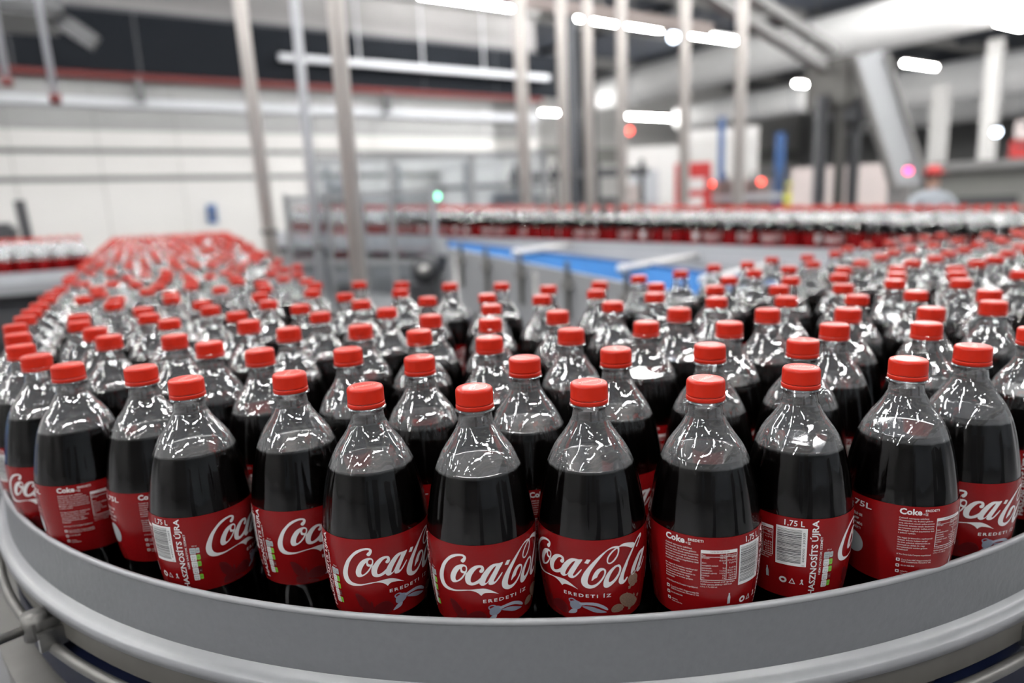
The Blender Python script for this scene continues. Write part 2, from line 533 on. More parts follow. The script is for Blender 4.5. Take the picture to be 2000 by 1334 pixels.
LOGO = {"C1":[[29.2,128.2],[30.7,128.6],[32.6,127.3],[33.8,125.1],[33.6,123.3],[31.9,122.1],[28.9,121.6],[25.0,121.9],[20.5,122.9],[16.0,124.9],[11.1,128.5],[6.6,132.7],
    [3.3,137.4],[0.8,142.0],[-0.3,145.6],[-0.1,148.8],[1.0,151.7],[3.5,153.9],[6.6,155.0],[10.6,155.5],[15.4,155.3],[19.5,154.9],[26.4,153.7],[32.8,152.8],[36.6,152.6],[40.3,153.2],
    [43.6,154.5],[45.7,156.0],[47.0,157.0],[48.3,155.9],[50.6,154.9],[53.2,154.8],[57.3,155.2],[61.4,156.1],[64.8,157.2],[61.8,155.5],[58.1,153.5],[53.7,151.7],[50.1,150.9],
    [47.2,150.8],[42.0,151.1],[36.0,151.8],[29.7,152.3],[23.1,153.2],[18.8,153.6],[14.3,153.3],[10.1,152.4],[7.4,150.5],[6.0,147.6],[6.0,143.7],[7.3,139.4],[9.3,135.1],[12.2,131.3],
    [15.7,128.1],[19.4,125.9],[23.7,124.1],[27.7,123.3],[30.4,123.4],[31.2,124.0],[30.6,125.0],[29.4,125.7],[28.4,126.8],[28.5,127.7]],"o1":[[28.7,130.3],[31.4,130.2],[33.6,131.1],
    [34.5,132.9],[34.2,134.9],[33.5,136.7],[32.0,138.7],[29.7,141.6],[26.6,144.2],[23.2,146.0],[19.7,147.1],[17.1,147.0],[15.7,145.5],[15.3,143.0],[16.3,139.9],[18.4,136.6],
    [21.2,133.6],[24.7,131.4]],"o1a":[[31.6,131.7],[33.1,132.5],[33.1,134.3],[32.1,135.9],[30.2,135.8],[29.0,134.5],[29.7,132.5]],"o1b":[[27.2,134.4],[27.4,136.5],[28.9,137.6],
    [30.8,137.9],[28.6,140.8],[25.5,143.4],[22.5,144.9],[21.1,143.8],[21.8,140.8],[23.7,137.6],[25.9,135.1]],"c1":[[33.1,137.5],[34.3,136.7],[37.5,133.5],[41.2,131.3],[44.9,130.4],
    [48.5,130.6],[50.5,131.7],[51.1,133.7],[50.7,135.5],[49.2,136.7],[47.4,136.8],[46.3,135.8],[46.8,134.6],[47.9,133.8],[48.2,132.9],[46.9,132.4],[44.4,133.1],[41.7,135.3],
    [39.3,138.1],[37.6,141.3],[37.2,143.9],[38.0,145.2],[40.2,145.1],[43.3,143.8],[46.3,141.9],[48.6,140.4],[47.6,143.6],[45.3,145.8],[40.8,147.4],[37.1,147.8],[33.7,147.0],
    [32.0,144.9],[31.7,142.1],[32.3,139.1]],"a1":[[45.7,145.5],[46.6,142.3],[48.7,138.9],[52.1,135.3],[55.9,132.3],[59.6,130.7],[63.7,130.5],[66.7,130.7],[70.0,130.4],[69.3,132.2],
    [66.4,135.6],[63.6,139.5],[61.2,143.0],[60.0,145.0],[60.7,145.8],[62.2,145.1],[65.4,142.1],[68.5,139.2],[69.3,139.3],[67.7,141.5],[64.5,144.8],[61.4,147.2],[58.7,148.1],
    [55.8,147.9],[54.7,146.7],[55.0,145.1],[53.3,146.5],[50.6,147.9],[48.1,148.1],[46.3,147.1]],"a1a":[[62.8,132.5],[60.2,133.7],[57.1,136.7],[54.0,140.5],[52.0,143.8],[51.5,145.7],
    [52.7,146.0],[54.5,144.4],[57.2,140.5],[60.4,136.5],[62.4,133.7]],"hy":[[72.0,133.3],[75.6,133.9],[78.3,130.3],[74.6,130.0]],"C2":[[104.7,120.7],[100.3,120.6],[95.2,122.2],
    [89.6,125.2],[84.1,129.1],[78.6,133.8],[74.4,138.1],[70.9,142.5],[68.6,147.0],[68.5,150.7],[70.1,153.3],[73.2,154.9],[76.7,155.4],[80.9,154.6],[85.1,152.2],[89.0,148.7],
    [91.8,144.9],[93.2,141.4],[92.8,139.2],[91.1,137.9],[88.4,137.4],[85.3,138.2],[82.5,140.5],[80.1,144.2],[78.8,148.5],[81.7,146.6],[84.2,145.4],[84.9,143.9],[86.6,141.5],
    [88.7,139.8],[90.7,139.4],[91.4,140.6],[91.1,143.0],[89.3,145.9],[86.5,148.8],[83.1,151.2],[79.6,152.3],[76.8,152.2],[75.1,151.1],[74.8,148.7],[76.0,144.6],[78.1,140.3],
    [81.3,136.1],[85.4,131.4],[89.9,127.0],[94.4,123.6],[98.8,122.1],[102.4,121.9],[104.7,121.9],[110.1,121.9],[115.0,122.9],[119.4,124.7],[123.3,126.0],[126.5,122.9],[119.7,120.8],
    [114.4,120.0],[110.3,120.2],[107.4,121.1]],"C2l":[[106.6,121.5],[107.2,122.8],[107.0,125.6],[105.6,128.9],[103.0,131.9],[100.0,133.9],[97.1,134.8],[95.0,134.1],[94.0,132.3],
    [94.3,129.7],[96.1,126.9],[99.0,124.3],[102.4,122.5],[104.7,121.5]],"C2li":[[105.0,122.9],[105.6,125.3],[104.5,128.1],[101.9,130.9],[98.9,133.1],[96.8,133.6],[95.4,133.0],
    [95.3,131.2],[96.6,128.4],[99.5,125.6],[102.5,123.7]],"o2":[[107.6,136.9],[109.1,139.0],[109.2,142.0],[107.3,145.9],[104.3,149.6],[100.2,152.6],[95.8,154.8],[92.5,154.9],
    [90.7,153.4],[90.6,150.3],[92.1,146.1],[94.9,142.1],[98.5,139.0],[102.6,136.9],[105.6,136.5]],"o2a":[[105.2,138.0],[107.1,139.5],[106.8,142.4],[104.6,145.7],[100.9,149.0],
    [97.6,150.5],[95.9,149.7],[96.6,146.6],[98.9,142.6],[102.2,139.2]],"l2":[[137.9,117.9],[138.2,120.0],[134.1,123.3],[130.7,126.9],[129.1,126.6],[133.6,122.6],[135.7,119.8],
    [131.3,121.3],[126.4,125.6],[122.3,130.4],[118.1,135.7],[116.3,139.4],[113.5,144.8],[112.4,148.8],[112.5,151.3],[113.8,151.6],[116.4,149.8],[117.8,150.2],[115.6,152.7],
    [112.6,154.4],[109.2,154.4],[107.2,152.9],[106.7,151.0],[107.8,147.8],[110.8,141.8],[115.8,134.6],[122.3,127.4],[128.9,121.7],[134.2,118.7]],"knob":[[55.4,170.0],[58.4,168.7],
    [61.6,167.8],[64.6,168.3],[67.5,169.5],[68.1,171.7],[65.6,174.7],[60.7,176.8],[56.0,175.8],[54.6,173.5]],"s1":[[65.2,169.8],[70.5,168.7],[80.0,168.2],[88.0,170.0],[94.8,173.8],
    [94.9,176.1],[83.6,171.6],[73.3,170.8],[68.1,171.7]],"s2":[[68.0,172.5],[77.7,172.1],[88.0,175.2],[94.6,178.1],[83.5,177.8],[74.6,175.1]],"s3":[[57.5,176.5],[62.4,176.2],
    [60.4,179.9],[51.6,181.9],[53.8,179.0]],"ring":[[53.6,167.8],[55.4,166.8],[58.6,166.4],[61.9,167.7],[60.7,168.3],[58.1,167.4],[55.7,167.6],[54.7,168.7],[55.8,169.9],[54.9,170.7],
    [53.6,169.5]],"f1":[[121.0,149.3],[126.1,148.1],[132.5,153.0],[131.6,157.1],[128.3,160.3],[123.8,160.0],[119.5,156.3],[118.3,152.2]],"f2":[[108.7,166.1],[113.7,164.1],
    [121.6,165.7],[130.6,171.3],[136.4,176.8],[131.8,180.3],[121.7,178.8],[114.1,175.2],[110.0,170.9]],"f3":[[99.6,176.1],[101.8,173.2],[106.7,172.1],[112.5,174.1],[113.6,178.4],
    [109.3,180.0],[101.5,179.1]],"butterfly":[[[11.7,163.1],[17.9,164.0],[24.7,170.3],[27.5,177.8],[20.2,178.4],[14.5,173.7],[12.4,168.0]],[[16.9,178.5],[26.6,178.4],[28.9,185.3],
    [21.5,189.4],[15.4,185.5]],[[30.1,176.7],[37.0,172.2],[45.2,171.3],[51.6,175.9],[49.5,182.5],[39.2,182.8],[31.1,181.2]],[[31.7,182.8],[42.4,185.0],[43.5,190.9],[34.8,191.9],
    [31.2,187.1]]]}

ORD = 'first second third fourth fifth sixth seventh eighth ninth tenth eleventh twelfth thirteenth fourteenth fifteenth sixteenth seventeenth eighteenth nineteenth twentieth'.split()
for a_ in ('twenty', 'thirty', 'forty', 'fifty', 'sixty', 'seventy', 'eighty', 'ninety'):
    ORD += [a_ + '-' + w for w in ORD[:9]]
    ORD += [{'twenty': 'thirtieth', 'thirty': 'fortieth', 'forty': 'fiftieth', 'fifty': 'sixtieth', 'sixty': 'seventieth', 'seventy': 'eightieth', 'eighty': 'ninetieth', 'ninety': 'hundredth'}[a_]]


# ------------------------------------------------------------------ the room
XL, XC, XR = -14.0, 10.6, 46.0        # hall limits along x; the near white wall ends at the corner XC
YB, YN, YF = -16.0, 15.0, 32.0       # behind the camera, near white wall, far wall
CEIL = 8.6


def W(z):
    return CAMZ + (z - CAMZ) * YN / 13.0 if z > 0 else 0.0


def struct(mb, name, m):
    return tag(mb.build(name, m), kind='structure')


struct(MB().box((XL, YB, -0.2), (XR, YF, 0.0)), 'floor', MT['floor'])
ceil = struct(MB().box((XL, YB, CEIL), (XR, YF, CEIL + 0.2)), 'ceiling', MT['roof'])
wl = struct(MB().box((XL, YN + 0.05, 0), (XC, YN + 0.35, CEIL)), 'wall_left', MT['seam'])
struct(MB().box((XC - 0.3, YN + 0.35, 0), (XC, YF, CEIL)), 'wall_corner', MT['wall'])
wf = struct(MB().box((XC, YF, 0), (XR, YF + 0.3, CEIL)), 'wall_far', MT['wall'])
struct(MB().box((XR, YB, 0), (XR + 0.3, YF, CEIL)), 'wall_right', MT['wall_grey'])
struct(MB().box((XL - 0.3, YB, 0), (XL, YN + 0.35, CEIL)), 'wall_side', MT['wall_grey'])
struct(MB().box((XL, YB - 0.3, 0), (XR, YB, CEIL)), 'wall_back', MT['dark_wall'])

# near white wall: panels in courses with recessed joints
pw = 1.34
for (z0, z1, mm) in ((0.0, 2.14, 'wall'), (2.22, 2.57, 'wall'), (2.65, 2.93, 'wall'), (2.94, 3.29, 'wall_grey'), (3.42, 3.70, 'wall_grey')):
    me = mesh_from('panel', *(lambda b: (b.v, b.f))(MB().box((0.006, 0, W(z0)), (pw - 0.006, 0.05, W(z1)))), MT[mm])
    x = XL
    while x < XC - 0.2:
        o = link('panel', me, wl, (min(x, XC - pw), YN, 0))
        x += pw
inner = MB().box((XL, YN - 0.09, W(3.29)), (XC, YN + 0.02, W(3.42)), 0.01)
tag(inner.build('trim_1', MT['light_steel']), kind='structure')
w1 = empty('window_1', (XL, YN, W(3.82)), None, None, kind='structure')
xw = XL
while xw < XC - 0.5:
    p = MB().box((0.02, 0.0, 0.0), (1.94, 0.03, 1.06)).build('pane', MT['window_dark'], w1)
    p.location = (xw - XL, 0, 0)
    xw += 1.95
wpart(MB().box((XL, YN + 0.012, W(3.76)), (XC, YN + 0.05, W(4.80))), 'window_frame', MT['dark_beam'], w1)
tag(MB().box((XL, YN - 0.02, W(4.80)), (XC, YN + 0.05, W(5.45))).build('trim_2', MT['roof_light']), kind='structure')
tag(MB().box((XL, YN - 0.25, W(5.45)), (XC, YN + 0.05, W(5.62))).build('trim_3', MT['beam']), kind='structure')
tag(MB().box((XL, YN - 0.02, W(5.62)), (XC, YN + 0.05, W(7.2))).build('trim_4', MT['roof_light']), kind='structure')
# far wall courses
for (z0, z1, mm) in ((0.0, 2.6, 'wall'), (2.7, 3.6, 'wall'), (3.7, 4.6, 'olive')):
    me = mesh_from('panel', *(lambda b: (b.v, b.f))(MB().box((0.01, -0.05, z0), (2.99, 0, z1))), MT[mm])
    x = XC
    while x < XR - 0.5:
        link('panel', me, wf, (x, YF, 0))
        x += 3.0
# red sprinkler pipe and slim white pipe on the near wall
rp = empty('sprinkler_pipe', (XL, YN - 0.2, W(3.74)), 'long dark red pipe running along the wall below the dark glazing', 'pipe')
wpart(MB().tube([(XL, YN - 0.22, W(3.735)), (XC, YN - 0.22, W(3.735))], 0.062, 12), 'run', MT['red_pipe'], rp)
for x in (1.52, 6.4, -6.0):
    wpart(MB().box((x - 0.06, YN - 0.27, W(3.36)), (x + 0.06, YN - 0.16, W(3.74))), 'bracket', MT['machine_dark'], rp)
wp = empty('cable_tray', (4.1, YN - 0.3, W(4.17)), 'pale horizontal cable tray in front of the dark glazing', 'cable tray')
wpart(MB().box((4.1, YN - 0.34, W(4.14)), (XC + 0.2, YN - 0.24, W(4.25))), 'tray', MT['light_steel'], wp)
for x in (5.8, 7.3, 8.9):
    wpart(MB().bar((x, YN - 0.29, W(4.25)), (x, YN - 0.29, W(5.4)), 0.03), 'hanger', MT['light_steel'], wp)

# roof steel: beams across the hall and purlins
k = 0
for y in (-12, -8, -4, 0, 4.0, 8.0, 12.2, 18.0, 22.0, 28.0):
    tag(MB().box((XL, y - 0.12, CEIL - 0.5), (XR, y + 0.12, CEIL)).build('roof_beam', MT['beam']),
        'long grey roof beam crossing under the ceiling', 'beam', 'roof beams', kind='structure')
for x in (-8, 0, 8, 14.0, 20.0, 26, 32, 38):
    tag(MB().box((x - 0.09, YB, CEIL - 0.28), (x + 0.09, YF, CEIL)).build('purlin', MT['dark_beam']),
        'dark purlin running along the roof', 'beam', 'roof purlins', kind='structure')

# ------------------------------------------------------------------ strip lights
LAMPS = [(6.3, 8.43, 12.66, 'bright strip light cut by the top edge, beside the tall pale post'),
         (9.69, 12.72, 12.7, 'long bright strip light behind the four slim pale posts'),
         (13.84, 15.52, 12.78, 'bright strip light above the end of the lower white duct'),
         (18.55, 21.5, 25.9, 'far bright strip light low above the machines, beside the dark column'),
         (23.6, 27.46, 25.9, 'far bright strip light between two slim posts, above the white machine'),
         (23.6, 25.6, 12.7, 'bright strip light just above the thick second duct'),
         (31.0, 33.2, 12.7, 'strip light at the picture edge under the second duct'),
         (23.5, 25.1, 16.6, 'short bright strip light left of the dark truss junction'),
         (31.0, 33.8, 16.5, 'bright strip light between the two lower ducts'),
         (20.38, 21.75, 8.7, 'strip light under the topmost duct near the corner'),
         (16.4, 18.0, 8.7, 'strip light touching the top edge above the topmost duct')]


def strip_light(x0, x1, y, z, label, group):
    t = empty('strip_light', ((x0 + x1) / 2, y, z), label, 'lamp', group)
    L = (x1 - x0) / 2
    MB().box((-L - 0.03, -0.025, 0.05), (L + 0.03, 0.025, 0.11), 0.008).build('housing', MT['white_paint'], t)
    MB().box((-L, -0.055, -0.04), (L, 0.055, 0.05), 0.018).build('tube', MT['tube'], t)
    for s in (-0.4, 0.4):
        MB().bar((s * L, 0, 0.11), (s * L, 0, CEIL - z), 0.012).build('hanger', MT['steel_dull'], t)
    return t


for x0, x1, y, lab in LAMPS:
    strip_light(x0, x1, y, 5.5, lab, 'strip lights')
ROWS = {-3.3: 'behind the bend', 0.7: 'straight above the bend', 4.7: 'beyond the bend', 8.7: 'in front of the white wall', 6.7: 'nearer', 10.7: 'farther'}
for y in (-3.3, 0.7, 4.7, 8.7):
    xs = [x for x in range(-12, 18, 4) if not (y == 8.7 and x > 6 or y == 4.7 and x > 8 or y == 0.7 and x > 12)]
    xs += [18, 24.2, 32.5, 35.5, 41] if y < 8 else []  # extra lamps added out of view to brighten the ducts
    for j, x in enumerate(xs):
        strip_light(x, x + 2.6, y, 5.5, 'unseen strip light %s, %s from the side wall' % (ROWS[y], ORD[j]), 'strip lights above and behind the lane')
for y in (6.7, 10.7):  # upper tier of lamps added above the view to light the ducts
    for j, x in enumerate((8, 12, 15.5, 18.6)):
        strip_light(x, x + 2.6, y, 7.75, 'added strip light out of view under the roof, %s row, %s from the wall' % (ROWS[y], ORD[j]), 'added strip lights close under the roof')

# ------------------------------------------------------------------ ducts
def duct(x, z, y0, y1, r, label):
    t = empty('air_duct', (x, y0, z), label, 'duct', 'white fabric ducts')
    ys = np.linspace(y0, y1, 9)
    wpart(MB().tube([(x, yy, z) for yy in ys], r, 24), 'duct_hose', MT['fabric'], t)
    for yy in ys[1:-1:2]:
        wpart(MB().tube([(x, yy - 0.03, z), (x, yy + 0.03, z)], r + 0.015, 24), 'hoop', MT['light_steel'], t)
        wpart(MB().bar((x, yy, z + r), (x, yy, CEIL), 0.03), 'hanger', MT['steel_dull'], t)
    return t


duct(22.2, 6.5, 27.5, -6.0, 0.72, 'thick white fabric duct crossing the upper right behind the truss')
duct(30.0, 5.5, 19.8, -6.0, 0.80, 'second thick white duct under the topmost one at the right')
duct(39.2, 5.5, 24.0, 0.0, 0.80, 'lowest white duct at the right, above the mezzanine')
duct(26.9, 5.45, 25.5, 17.8, 0.60, 'short far white duct left of the truss junction')

# ------------------------------------------------------------------ columns, posts and trusses
def post(p, q, r, m, label, group='slim pale posts'):
    d = (Vector(q) - Vector(p))
    t = empty('support_post', p, label, 'post', group)
    wpart(MB().tube([p, q], r, 12), 'pole', MT[m], t)
    wpart(MB().box((p[0] - r * 2, p[1] - r * 2, p[2]), (p[0] + r * 2, p[1] + r * 2, p[2] + 0.012)), 'foot_plate', MT[m], t)
    wpart(MB().tube([Vector(p) + d * 0.28, Vector(p) + d * 0.285], r * 1.25, 12), 'collar', MT['steel_dull'], t)
    return t


post((0.92, 3.70, 0), (0.875, 3.92, 5.0), 0.034, 'post', 'slim leaning pale post left of the pair, rising behind the left crowd of caps')
post((0.85, 2.32, 0), (0.85, 2.34, 4.4), 0.028, 'post', 'thicker pale post at the end of the blue-edged gap')
post((1.27, 4.12, 0), (1.27, 4.14, 4.6), 0.027, 'light_steel', 'whitish post between the two leaning pale posts')
for (x, y, lab, rr) in ((3.15, 4.65, 'slim post beside the end of the first strip light', 0.05),
                        (3.42, 4.48, 'second slim post right of the strip light end', 0.042),
                        (3.58, 4.36, 'third slim post, crossing the long strip light', 0.042),
                        (3.80, 4.22, 'fourth slim post, crossing the white duct', 0.042),
                        (4.21, 3.95, 'slim post left of the red cooler', 0.042),
                        (4.62, 3.75, 'slim post above the red cooler, below the truss', 0.045)):
    post((x, y, 0), (x, y, 4.9), rr, 'post', lab)
rb = empty('overhead_rail', (3.4, 5.2, 3.2), 'pinkish grey overhead rail across the tops of the slim posts', 'rail')
ra, rz_ = Vector((3.30, 5.32, 3.25)), Vector((4.85, 4.25, 2.88))
wpart(MB().bar(ra, rz_, 0.07, 0.10), 'beam', MT['pink_beam'], rb)
for f_ in (0.15, 0.5, 0.85):
    p = ra.lerp(rz_, f_) + Vector((0, 0, 0.05))
    wpart(MB().bar(p, p + Vector((0, 0, 3.5)), 0.025), 'hanger', MT['steel_dull'], rb)
# inclined truss (overhead conveyor) and the grey inclined chute
tr = empty('overhead_truss', (6.0, 5.9, 3.5), 'grey inclined truss running down to the dark junction', 'truss')
a, b = Vector((6.1, 5.93, 3.98)), Vector((9.30, 5.97, 3.10))
for dz in (0.0, 0.30):
    wpart(MB().bar(a + Vector((0, 0, dz)), b + Vector((0, 0, dz)), 0.14, 0.11), 'chord', MT['beam'], tr)
for i in range(7):
    p = a.lerp(b, i / 7)
    q = a.lerp(b, (i + 1) / 7)
    wpart(MB().bar(p, q + Vector((0, 0, 0.30)), 0.05), 'brace', MT['beam'], tr)
wpart(MB().box((9.05, 5.55, 2.62), (9.75, 6.25, 3.28), 0.05), 'drive_box', MT['steel_dull'], tr)
wpart(MB().box((9.15, 5.45, 2.40), (9.55, 5.9, 2.75), 0.05), 'motor', MT['machine_dark'], tr)
for (x, y, mm) in ((8.98, 5.89, 'machine_dark'), (9.2, 5.75, 'steel_dull'), (9.36, 5.64, 'machine_dark'), (9.1, 6.0, 'machine')):
    wpart(MB().bar((x, y, 0), (x, y, 2.8), 0.11), 'leg', MT[mm], tr)
ch = empty('inclined_chute', (9.3, 5.2, 2.5), 'broad grey chute slanting down from the truss junction', 'chute')
wpart(MB().bar((9.19, 5.45, 3.25), (9.40, 4.90, 1.50), 0.40, 0.10, up=(-0.5, -0.8, 0)), 'slide', MT['machine'], ch)
for s in (-1, 1):
    o = Vector((0.84, -0.54, 0)) * 0.21 * s
    wpart(MB().bar(Vector((9.16, 5.40, 3.25)) + o, Vector((9.37, 4.85, 1.50)) + o, 0.04, 0.14, up=(-0.5, -0.8, 0)), 'side_rail', MT['beam'], ch)
wpart(MB().bar((9.40, 4.92, 0), (9.40, 4.92, 1.55), 0.35, 0.3), 'pedestal', MT['beam'], ch)
for (x, y, h, r, m, lab) in ((9.6, 12.4, CEIL, 0.16, 'dark_beam', 'dark steel column at the corner of the white wall'),
                             (24.1, 11.7, 4.7, 0.2, 'white_paint', 'white column under the third duct'),
                             (23.2, 9.87, 5.6, 0.17, 'white_paint', 'white column at the picture edge above the mezzanine'),
                             (19.6, 24.0, CEIL, 0.28, 'dark_beam', 'far dark column beside the low strip light')):
    t = empty('column', (x, y, 0), lab, 'column', kind='structure')
    wpart(MB().box((x - r, y - r, 0), (x + r, y + r, h)), 'shaft', MT[m], t)
    wpart(MB().box((x - r * 1.5, y - r * 1.5, 0), (x + r * 1.5, y + r * 1.5, 0.05)), 'base', MT[m], t)

# ------------------------------------------------------------------ machines and things behind the lanes
def away(x, y):
    """yaw that turns a thing's -y side to the lanes"""
    return math.atan2(y, x) - PI / 2


def box_thing(name, loc, size, m, label, cat, parts=(), yaw=None, group=None):
    t = empty(name, loc, label, cat, group, rz=away(loc[0], loc[1]) if yaw is None else yaw)
    w, d, h = size
    MB().box((-w / 2, -d / 2, 0), (w / 2, d / 2, h), 0.012).build('body', MT[m], t)
    for (pn, a, b, mm) in parts:
        MB().box(a, b, 0.004).build(pn, MT[mm], t)
    return t


cool = box_thing('drinks_cooler', (8.36, 7.66, 0), (0.54, 0.62, 2.02), 'red', 'red drinks cooler with white lettering beyond the far lane', 'cooler',
                 (('door', (-0.19, -0.335, 0.12), (0.19, -0.31, 1.45), 'red'), ('sign_panel', (-0.20, -0.33, 1.50), (0.20, -0.31, 1.93), 'red'),
                  ('handle', (0.13, -0.36, 0.7), (0.15, -0.335, 1.1), 'steel')))
for k, (z, w) in enumerate(((1.70, 0.26), (1.42, 0.22))):
    MB().box((-w / 2, -0.342, z - 0.09), (w / 2 + 0.04, -0.331, z + 0.09), 0.004).build('white_lettering', MT['cabinet_white'], cool)
box_thing('machine_cabinet', (7.85, 8.2, 0), (0.42, 0.6, 1.95), 'light_steel', 'pale grey cabinet standing against the red cooler', 'cabinet',
          (('door', (-0.18, -0.315, 0.1), (0.18, -0.30, 1.85), 'light_steel'), ('handle', (0.12, -0.33, 0.9), (0.14, -0.315, 1.1), 'machine_dark')))
box_thing('white_machine', (11.0, 11.3, 0), (1.25, 1.0, 2.6), 'white_paint', 'tall white machine housing behind the cooler', 'machine',
          (('panel', (-0.55, -0.52, 1.5), (0.55, -0.5, 2.5), 'white_paint'), ('hatch', (-0.4, -0.52, 0.3), (0.4, -0.5, 1.3), 'light_steel'),
           ('plinth', (-0.66, -0.54, 0), (0.66, 0.5, 0.12), 'machine_dark')))
box_thing('wrapped_pallet_load', (13.65, 8.25, 0.15), (2.2, 1.3, 1.85), 'pinkwhite', 'broad pinkish white wrapped load beyond the far lane', 'pallet load',
          (('wrap_seam', (-0.02, -0.66, 0), (0.02, -0.65, 1.85), 'white_paint'), ('wrap_band', (-1.11, -0.66, 0.9), (1.11, -0.65, 0.95), 'white_paint'),
           ('pallet', (-1.1, -0.65, -0.14), (1.1, 0.65, -0.01), 'beige')))
box_thing('white_machine', (12.2, 10.4, 0), (1.5, 1.0, 2.9), 'white_paint', 'white machine housing with a tall side panel behind the blue posts', 'machine',
          (('panel', (-0.7, -0.52, 0.4), (0.0, -0.5, 2.7), 'wall'), ('panel', (0.05, -0.52, 0.4), (0.7, -0.5, 2.7), 'wall')))
box_thing('white_machine', (8.6, 13.8, 0), (2.6, 1.2, 2.5), 'wall', 'low white machine housing beyond the slim posts', 'machine',
          (('panel', (-1.2, -0.62, 0.3), (-0.05, -0.6, 2.3), 'white_paint'), ('panel', (0.05, -0.62, 0.3), (1.2, -0.6, 2.3), 'white_paint'),
           ('rail', (-1.3, -0.66, 1.9), (1.3, -0.62, 1.98), 'machine_dark')))
box_thing('blue_post', (9.92, 8.44, 0), (0.11, 0.11, 2.86), 'blue_paint', 'short blue post beside the slim steel posts', 'post', group='blue posts')
box_thing('blue_post', (10.74, 7.84, 0), (0.17, 0.14, 2.55), 'blue_paint', 'broader blue post left of the dark truss legs', 'post', group='blue posts')

# packing machine behind the gap: frame, clear guards, boxes
pk = empty('packing_machine', (3.0, 6.0, 0), 'grey packing machine with clear guard panels beyond the gap', 'machine', rz=away(3.0, 6.0))
for x in (-1.05, -0.35, 0.35, 1.0):
    for y in (-0.5, 0.5):
        MB().box((x - 0.03, y - 0.03, 0), (x + 0.03, y + 0.03, 1.95), 0.004).build('frame_post', MT['machine'], pk)
for z in (0.9, 1.45, 1.92):
    MB().box((-1.08, -0.53, z), (1.03, -0.47, z + 0.05), 0.004).build('frame_bar', MT['machine'], pk)
for x in (-1.02, -0.32, 0.38):
    MB().box((x, -0.505, 0.95), (x + 0.64, -0.495, 1.92)).build('guard_panel', MT['panel_clear'], pk)
MB().box((-1.0, -0.35, 0.75), (-0.35, 0.4, 1.55), 0.02).build('drive_housing', MT['machine'], pk)
MB().box((-0.2, -0.3, 0.7), (0.45, 0.35, 1.42), 0.02).build('feed_box', MT['machine_dark'], pk)
MB().box((0.55, -0.35, 0.7), (0.95, 0.35, 1.62), 0.02).build('control_box', MT['light_steel'], pk)
MB().tube([(-0.85, 0, 1.55), (-0.85, 0, 1.8)], 0.14, 16).build('hopper', MT['machine'], pk)
MB().sphere((0.03, -0.56, 1.60), 0.028).build('indicator_lamp', MT['signal_green'], pk)

m2 = empty('filler_machine', (5.75, 7.25, 0), 'dark machine row with rails and rollers beyond the far lane', 'machine', rz=away(5.75, 7.25))
MB().box((-0.9, -0.3, 0), (0.9, 0.4, 1.2), 0.02).build('body', MT['machine'], m2)
for x in (-0.8, -0.3, 0.25, 0.8):
    MB().box((x - 0.03, -0.33, 0), (x + 0.03, -0.27, 2.0), 0.004).build('frame_post', MT['machine_dark'], m2)
MB().box((-0.88, -0.36, 1.80), (0.88, -0.30, 1.90), 0.004).build('frame_bar', MT['machine_dark'], m2)
MB().box((-0.88, -0.36, 1.42), (0.88, -0.30, 1.47), 0.004).build('frame_bar', MT['steel'], m2)
MB().box((-0.7, -0.25, 1.2), (-0.35, 0.2, 1.62), 0.02).build('hopper', MT['olive'], m2)
MB().box((0.0, -0.25, 1.2), (0.5, 0.2, 1.55), 0.02).build('drive_housing', MT['machine_dark'], m2)
MB().box((0.55, -0.2, 1.2), (0.8, 0.2, 1.7), 0.02).build('control_box', MT['pinkwhite'], m2)
m3 = empty('roller_table', (9.25, 7.5, 0), 'low machine table with red lamps right of the cooler', 'machine', rz=away(9.25, 7.5))
MB().box((-0.65, -0.3, 0.9), (0.65, 0.3, 1.30), 0.02).build('table', MT['machine'], m3)
MB().box((-0.65, -0.32, 1.42), (0.65, -0.28, 1.52), 0.004).build('guide_bar', MT['light_steel'], m3)
for x in (-0.6, -0.2, 0.2, 0.6):
    MB().box((x - 0.025, -0.31, 0), (x + 0.025, -0.26, 1.85), 0.004).build('frame_post', MT['machine_dark'], m3)
for x in (-0.42, 0.02, 0.33):
    MB().sphere((x, -0.34, 1.70), 0.045).build('indicator_lamp', MT['signal_red'], m3)
MB().box((-0.55, -0.2, 1.3), (0.5, 0.2, 1.75), 0.02).build('cover', MT['olive'], m3)


def lamp_dot(loc, r, m, label):
    t = empty('signal_lamp', loc, label, 'lamp')
    MB().sphere((0, 0, 0), r).build('bulb', MT[m], t)
    MB().tube([(0, 0, r * 0.7), (0, 0, r * 1.8)], r * 0.7, 12).build('holder', MT['machine_dark'], t)
    MB().bar((0, 0, r * 1.8), (0, 0, CEIL - loc[2] if loc[2] > 2.2 else r * 2.4), 0.012).build('cable', MT['machine_dark'], t)


lamp_dot((11.03, 10.67, 4.75), 0.10, 'signal_white', 'cool white lamp between the slim posts below the roof')
lamp_dot((18.63, 7.76, 2.72), 0.09, 'signal_white', 'cool white lamp above the mezzanine ledge')
lamp_dot((9.28, 10.12, 2.80), 0.07, 'signal_red', 'small red lamp right of the fourth slim post')
lamp_dot((8.91, 4.65, 1.72), 0.045, 'signal_pink', 'magenta lamp by the foot of the grey chute')

